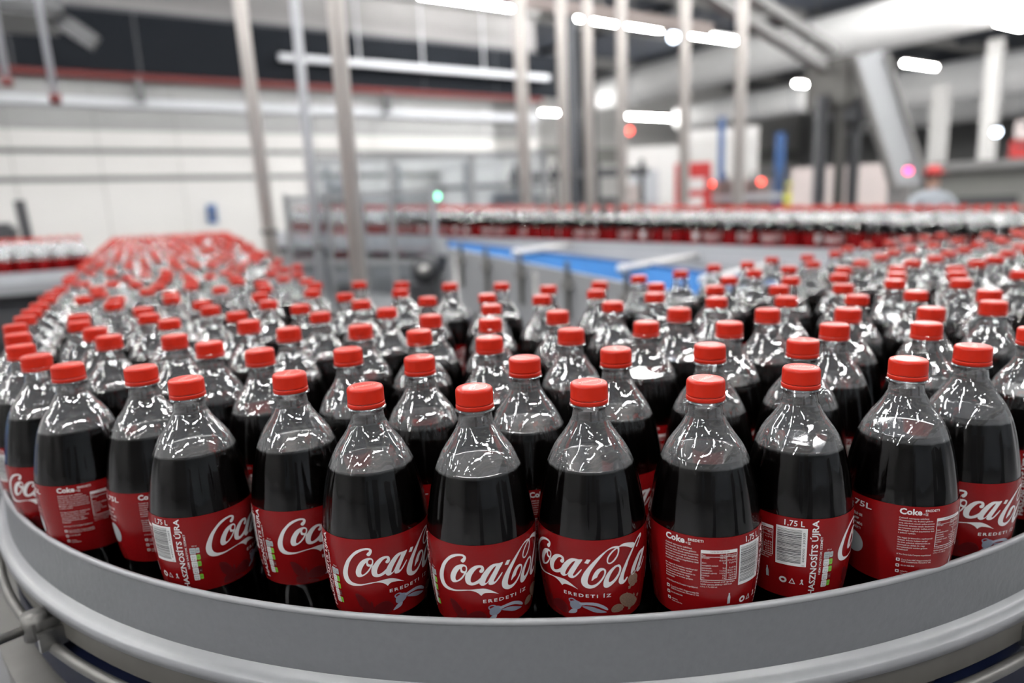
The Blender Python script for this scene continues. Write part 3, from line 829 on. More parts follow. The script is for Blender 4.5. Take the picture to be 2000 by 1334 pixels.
# mezzanine at the right
mz = empty('mezzanine', (18.0, 8.0, 0), 'grey-green mezzanine wall with a dark ledge at the far right', 'mezzanine', rz=away(18.0, 8.0))
MB().box((-1.6, 0.2, 0), (4.2, 0.6, 1.86), 0.02).build('wall_panel', MT['olive'], mz)
MB().box((-1.7, -0.3, 1.86), (4.3, 0.8, 2.02), 0.02).build('ledge', MT['beam'], mz)
MB().box((-0.2, 0.16, 1.05), (1.0, 0.2, 1.25)).build('vent', MT['machine_dark'], mz)
MB().box((-1.6, 0.6, 2.02), (4.2, 2.4, 2.10)).build('deck', MT['beam'], mz)
MB().box((0.4, 0.16, 0.5), (4.0, 0.2, 0.75)).build('red_stripe', MT['red'], mz)
for i, (x, z, w, mm) in enumerate(((1.05, 2.10, 0.55, 'red'), (1.66, 2.10, 0.6, 'pinkwhite'), (2.32, 2.10, 0.6, 'red'), (1.15, 2.55, 0.6, 'pinkwhite'), (1.85, 2.55, 0.62, 'red'), (1.5, 2.98, 0.6, 'red'))):
    p = Matrix.Rotation(mz.rotation_euler.z, 4, 'Z') @ Vector((x, 0.9, 0))
    t = empty('drink_crate', (18.0 + p.x, 8.0 + p.y, z), '%s crate %s on the mezzanine deck' % ('red' if mm == 'red' else 'pale', ['at the end of the bottom layer', 'in the middle of the bottom layer', 'farthest along the bottom layer', 'beginning the second layer', 'ending the second layer', 'topmost'][i]), 'crate', 'crates on the mezzanine', rz=mz.rotation_euler.z)
    MB().box((-w / 2, -0.2, 0), (w / 2, 0.2, 0.40), 0.015).build('body', MT[mm], t)
    MB().box((-w / 2 + 0.1, -0.215, 0.26), (w / 2 - 0.1, -0.2, 0.32)).build('grip_slot', MT['machine_dark'], t)

# hanging rods near the left wall, sign, dark equipment
for (p, q, lab) in (((0.035, 5.1, 4.6), (0.064, 4.97, 2.24), 'pale hanging rod with a red tip over the left lane'),
                    ((-0.175, 5.2, 4.6), (-0.16, 5.14, 2.35), 'pale hanging rod cut by the left picture edge')):
    t = empty('hanging_rod', p, lab, 'rod', 'hanging rods')
    wpart(MB().tube([p, q], 0.020, 10), 'rod', MT['light_steel'], t)
    wpart(MB().tube([q, (q[0], q[1], q[2] - 0.05)], 0.032, 10), 'tip', MT['red_pipe'], t)
t = empty('wall_sign', (2.52, 14.95, 1.45), 'small blue sign low on the white wall', 'sign')
wpart(MB().box((2.44, 14.93, 1.39), (2.62, 14.99, 1.76), 0.006), 'plate', MT['blue_paint'], t)
wpart(MB().box((2.48, 14.92, 1.50), (2.58, 14.93, 1.62)), 'mark', MT['machine_dark'], t)
t = empty('dark_equipment', (-0.45, 6.3, 0), 'dark equipment with an upright at the left picture edge', 'machine')
wpart(MB().box((-1.3, 6.1, 0), (-0.30, 6.6, 1.52), 0.03), 'body', MT['machine_dark'], t)
wpart(MB().bar((-0.18, 6.3, 0), (-0.25, 6.3, 1.68), 0.07), 'upright', MT['machine_dark'], t)
wpart(MB().box((-1.2, 6.05, 1.52), (-0.45, 6.5, 1.60), 0.02), 'lid', MT['beam'], t)
t = empty('roof_equipment', (-0.6, 9.2, 3.4), 'black equipment under the roof in the upper left corner', 'equipment')
wpart(MB().box((-2.6, 8.6, 3.55), (0.30, 9.6, 4.6), 0.05), 'housing', MT['machine_dark'], t)
wpart(MB().bar((0.1, 8.9, 3.7), (0.55, 8.8, 3.35), 0.16), 'arm', MT['machine_dark'], t)
for x in (-2.2, -0.4):
    wpart(MB().bar((x, 9.1, 4.6), (x, 9.1, CEIL), 0.06), 'hanger', MT['dark_beam'], t)


# unseen cabinets added to put dark bands into the bottles' reflections
for (x, y, w, h, lab) in ((-1.5, -2.9, 0.8, 1.95, 'tall dark unseen cabinet added behind the bend for reflections, standing by itself'), (1.9, -3.4, 1.1, 1.7, 'broad dark unseen cabinet added behind the bend for reflections')):
    box_thing('reflection_cabinet', (x, y, 0), (w, 0.5, h), 'machine_dark', lab, 'cabinet',
              (('door', (-w / 2 + 0.03, -0.265, 0.1), (-0.01, -0.25, h - 0.08), 'machine_dark'), ('door', (0.01, -0.265, 0.1), (w / 2 - 0.03, -0.25, h - 0.08), 'machine_dark'),
               ('handle', (-0.05, -0.29, 0.95), (-0.03, -0.265, 1.15), 'steel')))


# ------------------------------------------------------------------ people (far, behind the lanes)
def person(loc, yaw, height, mats, label, arms):
    """one skinned body mesh, clothing by body zone; cap and hair are children"""
    root = empty('person', loc, label, 'person', rz=yaw)
    s = height / 1.75
    J = {'pelvis': (0, 0, 0.95), 'waist': (0, 0, 1.08), 'chest': (0, -0.02, 1.30), 'shoulder': (0, -0.01, 1.44), 'neck': (0, -0.01, 1.51), 'jaw': (0, -0.03, 1.58), 'head': (0, -0.015, 1.66), 'crown': (0, 0, 1.73)}
    E = [('pelvis', 'waist', .15), ('waist', 'chest', .16), ('chest', 'shoulder', .13), ('shoulder', 'neck', .06), ('neck', 'jaw', .065), ('jaw', 'head', .09), ('head', 'crown', .06)]
    R = {'pelvis': .155, 'waist': .14, 'chest': .165, 'shoulder': .12, 'neck': .058, 'jaw': .072, 'head': .092, 'crown': .06}
    for sd, nm in ((-1, 'l'), (1, 'r')):
        el, wr = arms[nm]
        J.update({'hip' + nm: (.09 * sd, 0, .88), 'knee' + nm: (.10 * sd, -.02, .50), 'ankle' + nm: (.10 * sd, .02, .09), 'toe' + nm: (.11 * sd, -.15, .04),
                  'sh' + nm: (.19 * sd, 0, 1.41), 'el' + nm: el, 'wr' + nm: wr,
                  'palm' + nm: (wr[0] * .97, wr[1] - .07, wr[2] - .03)})
        R.update({'hip' + nm: .10, 'knee' + nm: .062, 'ankle' + nm: .045, 'toe' + nm: .035, 'sh' + nm: .075, 'el' + nm: .052, 'wr' + nm: .034, 'palm' + nm: .034})
        E += [('pelvis', 'hip' + nm, 0), ('hip' + nm, 'knee' + nm, 0), ('knee' + nm, 'ankle' + nm, 0), ('ankle' + nm, 'toe' + nm, 0), ('shoulder', 'sh' + nm, 0), ('sh' + nm, 'el' + nm, 0), ('el' + nm, 'wr' + nm, 0), ('wr' + nm, 'palm' + nm, 0)]
        for i in range(5):
            fn = 'f%s%d' % (nm, i)
            bx, by, bz = J['palm' + nm]
            J[fn + 'a'] = (bx + (i - 2) * .017, by - .035 + (.02 if i == 0 else 0), bz - .01)
            J[fn + 'b'] = (bx + (i - 2) * .019, by - .07 + abs(i - 2) * .006, bz - .03)
            R[fn + 'a'] = .0095
            R[fn + 'b'] = .008
            E += [('palm' + nm, fn + 'a', 0), (fn + 'a', fn + 'b', 0)]
    names = list(J)
    ix = {n: i for i, n in enumerate(names)}
    me = bpy.data.meshes.new('body')
    me.from_pydata([tuple(c * s for c in J[n]) for n in names], [(ix[e[0]], ix[e[1]]) for e in E], [])
    o = link('body', me, root)
    md = o.modifiers.new('skin', 'SKIN')
    for n, v in zip(names, me.skin_vertices[0].data):
        v.radius = (R[n] * s, R[n] * s * (0.75 if n in ('chest', 'waist', 'pelvis', 'shoulder') else 1))
        v.use_root = n == 'pelvis'
    sb = o.modifiers.new('smooth', 'SUBSURF')
    sb.levels = sb.render_levels = 1
    dg = bpy.context.evaluated_depsgraph_get()
    m2_ = bpy.data.meshes.new_from_object(o.evaluated_get(dg))
    o.modifiers.clear()
    o.data = m2_
    for k_ in ('legs', 'torso', 'skin'):
        m2_.materials.append(MT[mats[k_]])
    for p in m2_.polygons:
        z = p.center.z / s
        r = math.hypot(p.center.x / s, 0)
        p.material_index = 2 if z > 1.53 or any((Vector(p.center) / s - Vector(J['palm' + n])).length < .11 for n in 'lr') else (1 if z > .84 else 0)
        p.use_smooth = True
    hd = Vector(J['head']) * s
    MB().sphere(hd + Vector((0, .012, .025)) * s, .098 * s, 8).build('hair', MT['hair'], root)
    cp = MB().sphere(hd + Vector((0, .0, .045)) * s, .104 * s, 8)
    cp.v = [(x, y, max(z, hd.z + .045 * s)) for x, y, z in cp.v]
    cp.box((-.07 * s, hd.y - .19 * s, hd.z + .045 * s), (.07 * s, hd.y - .06 * s, hd.z + .055 * s))
    cp.build('cap', MT[mats['cap']], root)
    fc = MB().sphere(hd + Vector((-.032, -.088, .0)) * s, .011 * s, 5).sphere(hd + Vector((.032, -.088, .0)) * s, .011 * s, 5)
    fc.build('eyes', MT['machine_dark'], root)
    MB().bar(hd + Vector((0, -.098, .01)) * s, hd + Vector((0, -.112, -.025)) * s, .022 * s).build('nose', MT['skin'], root)
    MB().box((-.025 * s, hd.y - .096 * s, hd.z - .058 * s), (.025 * s, hd.y - .085 * s, hd.z - .05 * s)).build('mouth', MT['red_pipe'], root)
    return root


person((8.55, 4.18, 0), away(8.55, 4.18) + 0.4, 1.70, {'legs': 'trousers', 'torso': 'coat', 'skin': 'skin', 'cap': 'red'},
       'person in a pale grey jacket and red cap bent over the work by the chute', {'l': ((-.30, -.10, 1.16), (-.20, -.34, 1.08)), 'r': ((.30, -.08, 1.16), (.22, -.34, 1.06))})
person((17.9, 12.7, 0), away(17.9, 12.7) - 0.5, 1.78, {'legs': 'trousers', 'torso': 'yellow', 'skin': 'skin', 'cap': 'yellow'},
       'distant person in a yellow high-visibility vest left of the wrapped load', {'l': ((-.26, .02, 1.15), (-.24, -.10, .92)), 'r': ((.26, .02, 1.15), (.24, -.10, .92))})

# ------------------------------------------------------------------ the near lane: a 90 degree bend with two straight legs
RC, RR = Vector((0.769, 1.115)), 0.8841      # rail arc
T = CAP_TOP


def lane_path(r, left_len, right_len, n=72, k=0.075, k2=0.02):
    """plan path (x, y, nx, ny): down the left leg, round the bend, out along the right leg; the normal points outwards"""
    out = []
    for i in range(24):
        y = RC.y + left_len * (1 - i / 24)
        out.append((RC.x - r + k * max(0, y - 1.2), y, -1, 0))
    for i in range(n + 1):
        a = PI + (PI / 2) * i / n
        out.append((RC.x + r * math.cos(a), RC.y + r * math.sin(a), math.cos(a), math.sin(a)))
    for i in range(1, 13):
        x = RC.x + right_len * i / 12
        out.append((x, RC.y - r + k2 * (x - RC.x), 0, -1))
    return out


lane = empty('bend_conveyor', (0.769, 1.115, 0), 'curved bottle conveyor with a grey guide rail sweeping round the front', 'conveyor')
outer = lane_path(RR, 6.6, 2.3)
# outer guide rail: flat face, rounded pale top lip, foot flange turned outwards
face = [(-0.003, T - 0.1740), (0.0, T - 0.1740), (0.001, T - 0.2275), (-0.003, T - 0.2275)]
rail_o = wpart(MB().sweep(outer, face), 'guide_rail', MT['rail'], lane)
foot = [(0.0, T - 0.2265), (0.0015, T - 0.2275), (0.004, T - 0.2312), (0.0085, T - 0.2332), (0.0125, T - 0.2338), (0.0135, T - 0.2348), (0.0135, T - 0.2445), (0.011, T - 0.2445), (0.010, T - 0.2375), (0.0, T - 0.2355), (-0.003, T - 0.2310)]
fo = MB().sweep(outer, foot).build('foot_flange', MT['rail_edge'], rail_o, True)  # lighter metal, with the brightness of its upward tilt put into the colour
fo['label'] = 'paler foot flange turned outwards'
lip = [(-0.0035 + 0.0028 * math.cos(a), T - 0.1735 + 0.0028 * math.sin(a)) for a in np.linspace(-0.9, PI + 0.9, 9)]
lip_o = MB().sweep(outer, [(o + 0.002, z) for o, z in lip]).build('top_lip', MT['rail_edge'], rail_o, True)
lip_o['label'] = 'pale rounded top lip of the rail'
wpart(MB().sweep(outer, [(0.002, T - 0.2445), (0.006, T - 0.2445), (0.006, T - 0.2740), (0.002, T - 0.2740)]), 'side_plate', MT['beige'], lane)
tb = [(o + 0.0165, T - 0.2805 + z) for o, z in [(0.0055 * math.cos(a), 0.0055 * math.sin(a)) for a in np.linspace(0, 2 * PI, 9)[:-1]]]
wpart(MB().sweep(outer, tb), 'lower_tube', MT['steel_dull'], lane, True)
wpart(MB().sweep(outer, [(-0.02, T - 0.2910), (0.004, T - 0.2910), (0.004, T - 0.3410), (-0.02, T - 0.3410)]), 'belt_edge', MT['navy'], lane)
wpart(MB().sweep(outer, [(0.0, T - 0.3510), (0.034, T - 0.3510), (0.034, T - 0.3550), (0.030, T - 0.3580), (0.030, T - 0.5660), (0.0, T - 0.5660)]), 'skirt', MT['steel_dull'], lane)
# belt: annular bend plus legs, at the bottles' feet
def inner_path():
    out = []
    for i in range(24):
        y = RC.y + 6.6 * (1 - i / 24)
        out.append((max(0.60, 0.87 + 0.147 * (y - 3.7)), y, 1, 0))
    for i in range(73):
        a = PI + (PI / 2) * i / 72
        r = 0.169 + (0.085 - 0.169) * i / 72
        out.append((RC.x + r * math.cos(a), RC.y + r * math.sin(a), -math.cos(a), -math.sin(a)))
    for i in range(1, 13):
        x = RC.x + 2.3 * i / 12
        out.append((x, RC.y - 0.085 + 0.05 * (x - RC.x), 0, 1))
    return out


bi = inner_path()
bo = lane_path(RR - 0.006, 6.6, 2.3)
v, f = [], []
for p, q in zip(bi, bo):
    v += [(p[0], p[1], BELT_Z), (q[0], q[1], BELT_Z), (p[0], p[1], BELT_Z - 0.03), (q[0], q[1], BELT_Z - 0.03)]
for i in range(len(bi) - 1):
    a_, b_ = 4 * i, 4 * i + 4
    f += [(a_, a_ + 1, b_ + 1, b_), (a_ + 2, b_ + 2, b_ + 3, a_ + 3), (a_ + 1, a_ + 3, b_ + 3, b_ + 1), (a_, b_, b_ + 2, a_ + 2)]
inverse_parent(link('belt', mesh_from('belt', v, f, MT['belt'])), lane)
inner_p = inner_path()
wpart(MB().sweep(inner_p, [(0.002, T - 0.235), (0.008, T - 0.235), (0.008, T - 0.32), (0.002, T - 0.32)]), 'inner_rail', MT['light_steel'], lane)
for (x, y) in ((-0.09, 1.5), (0.35, 1.2), (0.05, 2.9), (0.75, 2.9), (0.10, 0.70), (0.52, 0.36), (1.0, 0.32), (1.0, 0.95), (2.1, 0.40), (2.1, 1.0), (0.25, 5.2), (1.05, 5.2)):
    wpart(MB().tube([(x, y, 0), (x, y, BELT_Z - 0.03)], 0.024, 12), 'leg', MT['steel'], lane)
# side clamps holding the rail: a block, a strap and a rod
for (ang, ln, nm) in ((PI + 0.36, 0.22, 'l'), (1.5 * PI - 0.065, 0.16, 'r')):
    n_ = Vector((math.cos(ang), math.sin(ang), 0))
    t_ = Vector((-math.sin(ang), math.cos(ang), 0))
    c_ = Vector((RC.x, RC.y, 0)) + n_ * RR
    zc = T - 0.258
    P = lambda o, s, z: c_ + n_ * o + t_ * s + Vector((0, 0, zc + z))
    cl = wpart(MB().bar(P(0.004, 0, 0), P(0.030, 0, 0), 0.022, 0.014), 'clamp', MT['steel_dull'], lane)
    for mb, pn, mm in ((MB().tube([P(0.024, 0, -0.012), P(0.024, 0, 0.014)], 0.0115, 16), 'knob', 'steel_dull'),
                       (MB().tube([P(0.024, 0, 0.0), P(0.024 + ln, -0.03, -0.004)], 0.0045, 12), 'rod', 'steel'),
                       (MB().bar(P(0.004, 0.016, -0.012), P(0.028, 0.016, -0.012), 0.006, 0.020), 'strap', 'steel'),
                       (MB().bar(P(0.004, -0.016, -0.012), P(0.028, -0.016, -0.012), 0.006, 0.020), 'strap', 'steel')):
        o = mb.build(pn, MT[mm], None)
        o.parent = cl

# ------------------------------------------------------------------ the far lane, rising gently away
FA, FB = Vector((3.18, 1.18)), Vector((1.85, 4.55))
FD = (FB - FA).normalized()
FN = Vector((FD.y, -FD.x))          # away from the near lane
FL = (FB - FA).length


def far_cap(s):
    return 1.405 + 0.115 * s / FL


def far_pt(s, o, dz):
    p = FA + FD * s + FN * o
    return Vector((p.x, p.y, far_cap(s) + dz))


fl = empty('far_conveyor', (2.5, 2.9, 0), 'far bottle conveyor with a light grey side rail, behind the blue belt', 'conveyor')
S0, S1 = -0.75, FL + 1.1


def far_bar(o0, o1, z0, z1, name, m):
    v = []
    for s in (S0, S1):
        for (o, z) in ((o0, z0), (o1, z0), (o1, z1), (o0, z1)):
            v.append(far_pt(s, o, z))
    mb = MB().add(v, [(0, 1, 2, 3), (7, 6, 5, 4), (0, 4, 5, 1), (1, 5, 6, 2), (2, 6, 7, 3), (3, 7, 4, 0)])
    return wpart(mb, name, m, fl)


far_bar(-0.062, -0.056, -0.245, -0.180, 'guide_rail', MT['light_steel'])
far_bar(-0.085, -0.060, -0.300, -0.245, 'side_plate', MT['light_steel'])
far_bar(-0.07, 0.70, -0.335, -0.302, 'belt', MT['belt'])
far_bar(-0.05, 0.69, -0.60, -0.335, 'chassis', MT['machine'])
far_bar(0.66, 0.666, -0.245, -0.165, 'guide_rail', MT['light_steel'])
for s in (-0.4, 0.7, 1.9, 3.0, 4.1):
    for o in (0.02, 0.6):
        p = far_pt(s, o, -0.6)
        wpart(MB().tube([(p.x, p.y, 0), p], 0.024, 12), 'leg', MT['steel'], fl)
for a_, b_ in (((2.352, 3.042, 1.268), (1.70, 2.60, 1.286)), ((2.65, 2.39, 1.212), (1.755, 1.955, 1.244)), ((2.75, 2.00, 1.184), (1.74, 1.538, 1.230))):
    a_, b_ = Vector(a_), Vector(b_)
    rd = wpart(MB().tube([a_, b_], 0.0135, 12), 'guide_rod', MT['white_paint'], fl)
    o = MB().tube([b_ + (b_ - a_).normalized() * -0.01, b_ + (b_ - a_).normalized() * 0.015], 0.018, 12).build('rod_end', MT['white_paint'], None)
    o.parent = rd

# ------------------------------------------------------------------ empty blue belt between the lanes
bb = empty('blue_belt_conveyor', (2.2, 2.0, 0), 'empty conveyor with a bright blue belt between the two lanes', 'conveyor')
P0, P1, Q0, Q1 = Vector((1.57, 1.25, 1.185)), Vector((1.70, 3.25, 1.282)), Vector((2.08, 1.37, 1.188)), Vector((1.88, 3.60, 1.303))
UZ = Vector((0, 0, 1))
QF = [(3, 2, 1, 0), (4, 5, 6, 7), (0, 1, 5, 4), (1, 2, 6, 5), (2, 3, 7, 6), (3, 0, 4, 7)]


def slab(p, q, r, s_, dz):
    """four-cornered slab of thickness dz"""
    return MB().add([p - UZ * dz, q - UZ * dz, r - UZ * dz, s_ - UZ * dz, p, q, r, s_], QF)


wpart(slab(P0, Q0, Q1, P1, 0.02), 'belt', MT['blue'], bb)
for (u, w_, m, top, dz) in ((P0, P1, 'machine', 0.010, 0.30), (Q0, Q1, 'blue_paint', 0.012, 0.16)):
    n_ = Vector((w_.y - u.y, u.x - w_.x, 0)).normalized() * 0.014
    wpart(slab(u - n_ + UZ * top, u + UZ * top, w_ + UZ * top, w_ - n_ + UZ * top, dz), 'side_plate', MT[m], bb)
for f_ in (0.06, 0.24, 0.42, 0.60, 0.76, 0.90):
    p = P0.lerp(P1, f_) + Vector((-0.03, 0, 0))
    br = wpart(MB().bar(p + Vector((0, 0, -0.17)), p + Vector((0, 0, 0.05)), 0.014, 0.014), 'bracket', MT['steel_dull'], bb)
    o = MB().box((p.x - 0.02, p.y - 0.02, p.z - 0.06), (p.x + 0.02, p.y + 0.02, p.z - 0.02), 0.004).build('bracket_clamp', MT['beam'], None)
    o.parent = br
for f_ in (0.1, 0.55, 0.95):
    for u, w_ in ((P0, P1), (Q0, Q1)):
        p = u.lerp(w_, f_)
        wpart(MB().tube([(p.x, p.y, 0), (p.x, p.y, p.z - 0.02)], 0.022, 12), 'leg', MT['steel'], bb)

# clear guard fence closing the end of the far lane
gf = empty('guard_fence', (1.5, 3.8, 0), 'clear guard fence with grey uprights at the end of the far lane', 'fence')
GP = [Vector((1.16, 4.33, 0)), Vector((1.34, 4.10, 0)), Vector((1.47, 3.90, 0)), Vector((1.60, 3.75, 0)), Vector((1.76, 3.53, 0))]
for p in GP:
    wpart(MB().bar(p, p + UZ * 1.62, 0.028, 0.028), 'upright', MT['machine'], gf)
for p, q in zip(GP, GP[1:]):
    wpart(MB().bar(p + UZ * 0.95, q + UZ * 0.95, 0.006, 1.25), 'guard_panel', MT['panel_clear'], gf)
    for z in (0.33, 1.20, 1.59):
        wpart(MB().bar(p + UZ * z, q + UZ * z, 0.022, 0.026), 'cross_bar', MT['machine'], gf)
dv = empty('drive_unit', (1.60, 3.42, 0), 'dark rounded drive unit at the end of the blue belt', 'drive')
wpart(MB().tube([(1.60, 3.36, 1.17), (1.72, 3.52, 1.17)], 0.075, 20), 'drum', MT['machine_dark'], dv)
wpart(MB().box((1.52, 3.34, 0), (1.66, 3.50, 1.10), 0.01), 'pedestal', MT['machine_dark'], dv)
wpart(MB().tube([(1.585, 3.34, 1.17), (1.60, 3.36, 1.17)], 0.03, 14), 'hub', MT['steel'], dv)

# ------------------------------------------------------------------ feeder lane at the left
ll = empty('feeder_conveyor', (-0.4, 5.2, 0), 'feeder conveyor with bottles joining the left lane', 'conveyor')
for (y0, y1, z0, z1, nm, m) in ((4.80, 4.806, -0.245, -0.185, 'guide_rail', 'light_steel'), (4.775, 4.80, -0.305, -0.245, 'side_plate', 'machine'),
                                (4.80, 5.50, -0.34, -0.303, 'belt', 'belt'), (4.86, 5.45, -0.58, -0.34, 'chassis', 'machine_dark')):
    wpart(MB().box((-2.6, y0, 1.417 + z0), (0.12, y1, 1.417 + z1)), nm, MT[m], ll)
for x in (-2.2, -1.2, -0.1):
    wpart(MB().tube([(x, 4.95, 0), (x, 4.95, 0.84)], 0.024, 12), 'leg', MT['steel'], ll)
bl = empty('blue_side_belt', (-0.9, 3.0, 0), 'blue belt strip beside the left lane at the picture edge', 'conveyor')
wpart(MB().box((-1.15, 2.5, 0.985), (-0.40, 3.9, 0.995)), 'belt', MT['blue'], bl)
wpart(MB().box((-1.17, 2.48, 0.80), (-0.38, 3.92, 0.985)), 'frame', MT['blue_paint'], bl)
wpart(MB().box((-1.15, 3.86, 1.02), (-0.42, 3.92, 1.16)), 'guide_bar', MT['machine'], bl)
for (x, y) in ((-1.1, 2.6), (-0.45, 2.6), (-1.1, 3.8), (-0.45, 3.8)):
    wpart(MB().tube([(x, y, 0), (x, y, 0.8)], 0.022, 12), 'leg', MT['steel'], bl)

# ------------------------------------------------------------------ bottles
PD = [0, 14, 17, 23, 31, 41, 47, 54, 60.5, 66, 71, 84, 105, 116, 124, 140, 160, 175, 187, 200, 215, 240, 275, 290, 298, 302]
PR = [15, 15, 16, 13.4, 15.0, 20.6, 25.6, 30.2, 33.4, 35.3, 36.8, 39.9, 43.4, 44.8, 45.2, 45, 43.8, 42, 40, 39, 39.8, 42.5, 43.5, 41, 36, 30]
_dd = np.arange(23, 302.1, 0.5)
_rr = np.interp(_dd, PD, PR)
for _ in range(3):
    _k = np.ones(13) / 13
    _rr = np.convolve(np.pad(_rr, 6, mode='edge'), _k, 'valid')


def rad(d):
    """bottle radius (mm) at a drop d (mm) below the cap top"""
    return float(np.interp(d, _dd, _rr))


def lathe(prof, segs, mod=None):
    """prof: [(r, z)] in metres"""
    v, f = [], []
    for (r, z) in prof:
        for k in range(segs):
            a = 2 * PI * k / segs
            rr = r * (mod(a, z) if mod else 1)
            v.append((rr * math.cos(a), rr * math.sin(a), z))
    for i in range(len(prof) - 1):
        for k in range(segs):
            k2 = (k + 1) % segs
            f.append((i * segs + k, (i + 1) * segs + k, (i + 1) * segs + k2, i * segs + k2))
    return v, f


BH = BOTTLE_H * 1000


def zz(d):
    return (BH - d) / 1000


# clear shell: support ring, neck, fluted shoulder, body, foot
prof = [(0.0132, zz(15)), (0.0132, zz(17.2)), (0.0160, zz(17.4)), (0.0163, zz(18.0)), (0.0160, zz(18.7)), (0.0133, zz(19.2)), (0.0132, zz(22)), (0.0139, zz(26.5)), (0.0141, zz(27.2)), (0.0138, zz(28))]
prof += [(rad(d) / 1000, zz(d)) for d in list(np.arange(31, 126, 2.5)) + list(np.arange(128, 190, 6)) + list(np.arange(192, 300, 9)) + [298]]
prof += [(0.030, zz(301.6)), (0.016, zz(299)), (0.0005, zz(297))]


def flute(a, z):
    d = BH - z * 1000
    w = max(0.0, min(1.0, (d - 52) / 14)) * max(0.0, min(1.0, (122 - d) / 20))
    w2 = max(0.0, min(1.0, (d - 34) / 8)) * max(0.0, min(1.0, (62 - d) / 10))
    return 1 + 0.016 * w * (abs(math.sin(9 * a)) - 0.6) + 0.010 * w2 * (abs(math.sin(7 * a)) - 0.6)


SHELL = mesh_from('bottle_shell', *lathe(prof, 108, flute), MT['pet'], smooth=True)
# cap: ribbed skirt, bevelled top, separate tamper band
cprof = [(0.0001, zz(0)), (0.0085, zz(0)), (0.0128, zz(0.05)), (0.0139, zz(0.5)), (0.0147, zz(1.6)), (0.01495, zz(3)), (0.0150, zz(12.0)), (0.01515, zz(12.6)), (0.0146, zz(13.0)), (0.0135, zz(13.0))]
CAP = mesh_from('cap', *lathe(cprof, 144, lambda a, z: 1 + (0.006 * math.cos(72 * a) if zz(12.2) < z < zz(2) else 0)), MT['cap'], smooth=True)
BAND = mesh_from('tamper_band', *lathe([(0.0140, zz(13.3)), (0.0151, zz(13.4)), (0.0154, zz(14.2)), (0.0153, zz(16.4)), (0.0149, zz(17.0)), (0.0140, zz(17.1))], 72), MT['cap'], smooth=True)


def liquid_mesh(level):
    e = 0.0009
    p = [(0.0001, zz(level + 0.6))] + [((rad(level) / 1000 - e) * q, zz(level + 0.6)) for q in (0.3, 0.6, 0.85, 0.94)]
    p += [((rad(level) / 1000 - e) * 0.985, zz(level + 0.1)), (rad(level - 0.8) / 1000 - e, zz(level - 0.8))]
    p += [(rad(d) / 1000 - e, zz(d)) for d in list(np.arange(level + 2, 128, 3)) + list(np.arange(130, 296, 8))]
    p += [(0.0001, zz(296))]
    v, f = lathe(p, 72, flute)
    return mesh_from('cola_fill', v, f, [MT['liquid'], MT['liquid_top']], [1 if i < 6 * 72 else 0 for i in range(len(f))], True)


LIQ = [liquid_mesh(x) for x in (61, 64.5, 68)]
# label sleeve
LT, LB = 114.5, 187.5
v, f = [], []
rows = list(np.linspace(LT, LB, 16))
for d in rows:
    for k in range(96):
        a = 2 * PI * k / 96
        r = rad(d) / 1000 + 0.00035
        v.append((r * math.cos(a), r * math.sin(a), zz(d)))
for i in range(len(rows) - 1):
    for k in range(96):
        k2 = (k + 1) % 96
        f.append((i * 96 + k, (i + 1) * 96 + k, (i + 1) * 96 + k2, i * 96 + k2))
LABEL = mesh_from('label', v, f, MT['label'], smooth=True)

# ---- printing on the label: flat outlines in (turn angle, drop), wrapped on the sleeve
DEG = 45 * PI / 180          # mm of label per degree


def smooth_poly(pts, n=3):
    out = []
    m = len(pts)
    for i in range(m):
        p0, p1, p2, p3 = (Vector(pts[(i + j) % m]) for j in (-1, 0, 1, 2))
        for k in range(n):
            t = k / n
            out.append(0.5 * ((2 * p1) + (p2 - p0) * t + (2 * p0 - 5 * p1 + 4 * p2 - p3) * t * t + (3 * p1 - p0 - 3 * p2 + p3) * t ** 3))
    return out


def fill_polys(polys):
    cu = bpy.data.curves.new('outline', 'CURVE')
    cu.dimensions = '2D'
    cu.fill_mode = 'BOTH'
    for pts in polys:
        sp = cu.splines.new('POLY')
        sp.points.add(len(pts) - 1)
        for p, q in zip(sp.points, pts):
            p.co = (q[0], q[1], 0, 1)
        sp.use_cyclic_u = True
    o = bpy.data.objects.new('outline', cu)
    me = bpy.data.meshes.new_from_object(o)
    bpy.data.objects.remove(o)
    bpy.data.curves.remove(cu)
    return me


PRINT_MATS = ['white', 'black', 'green', 'greyprint', 'darkred', 'bluegrey', 'palegrey', 'brown']


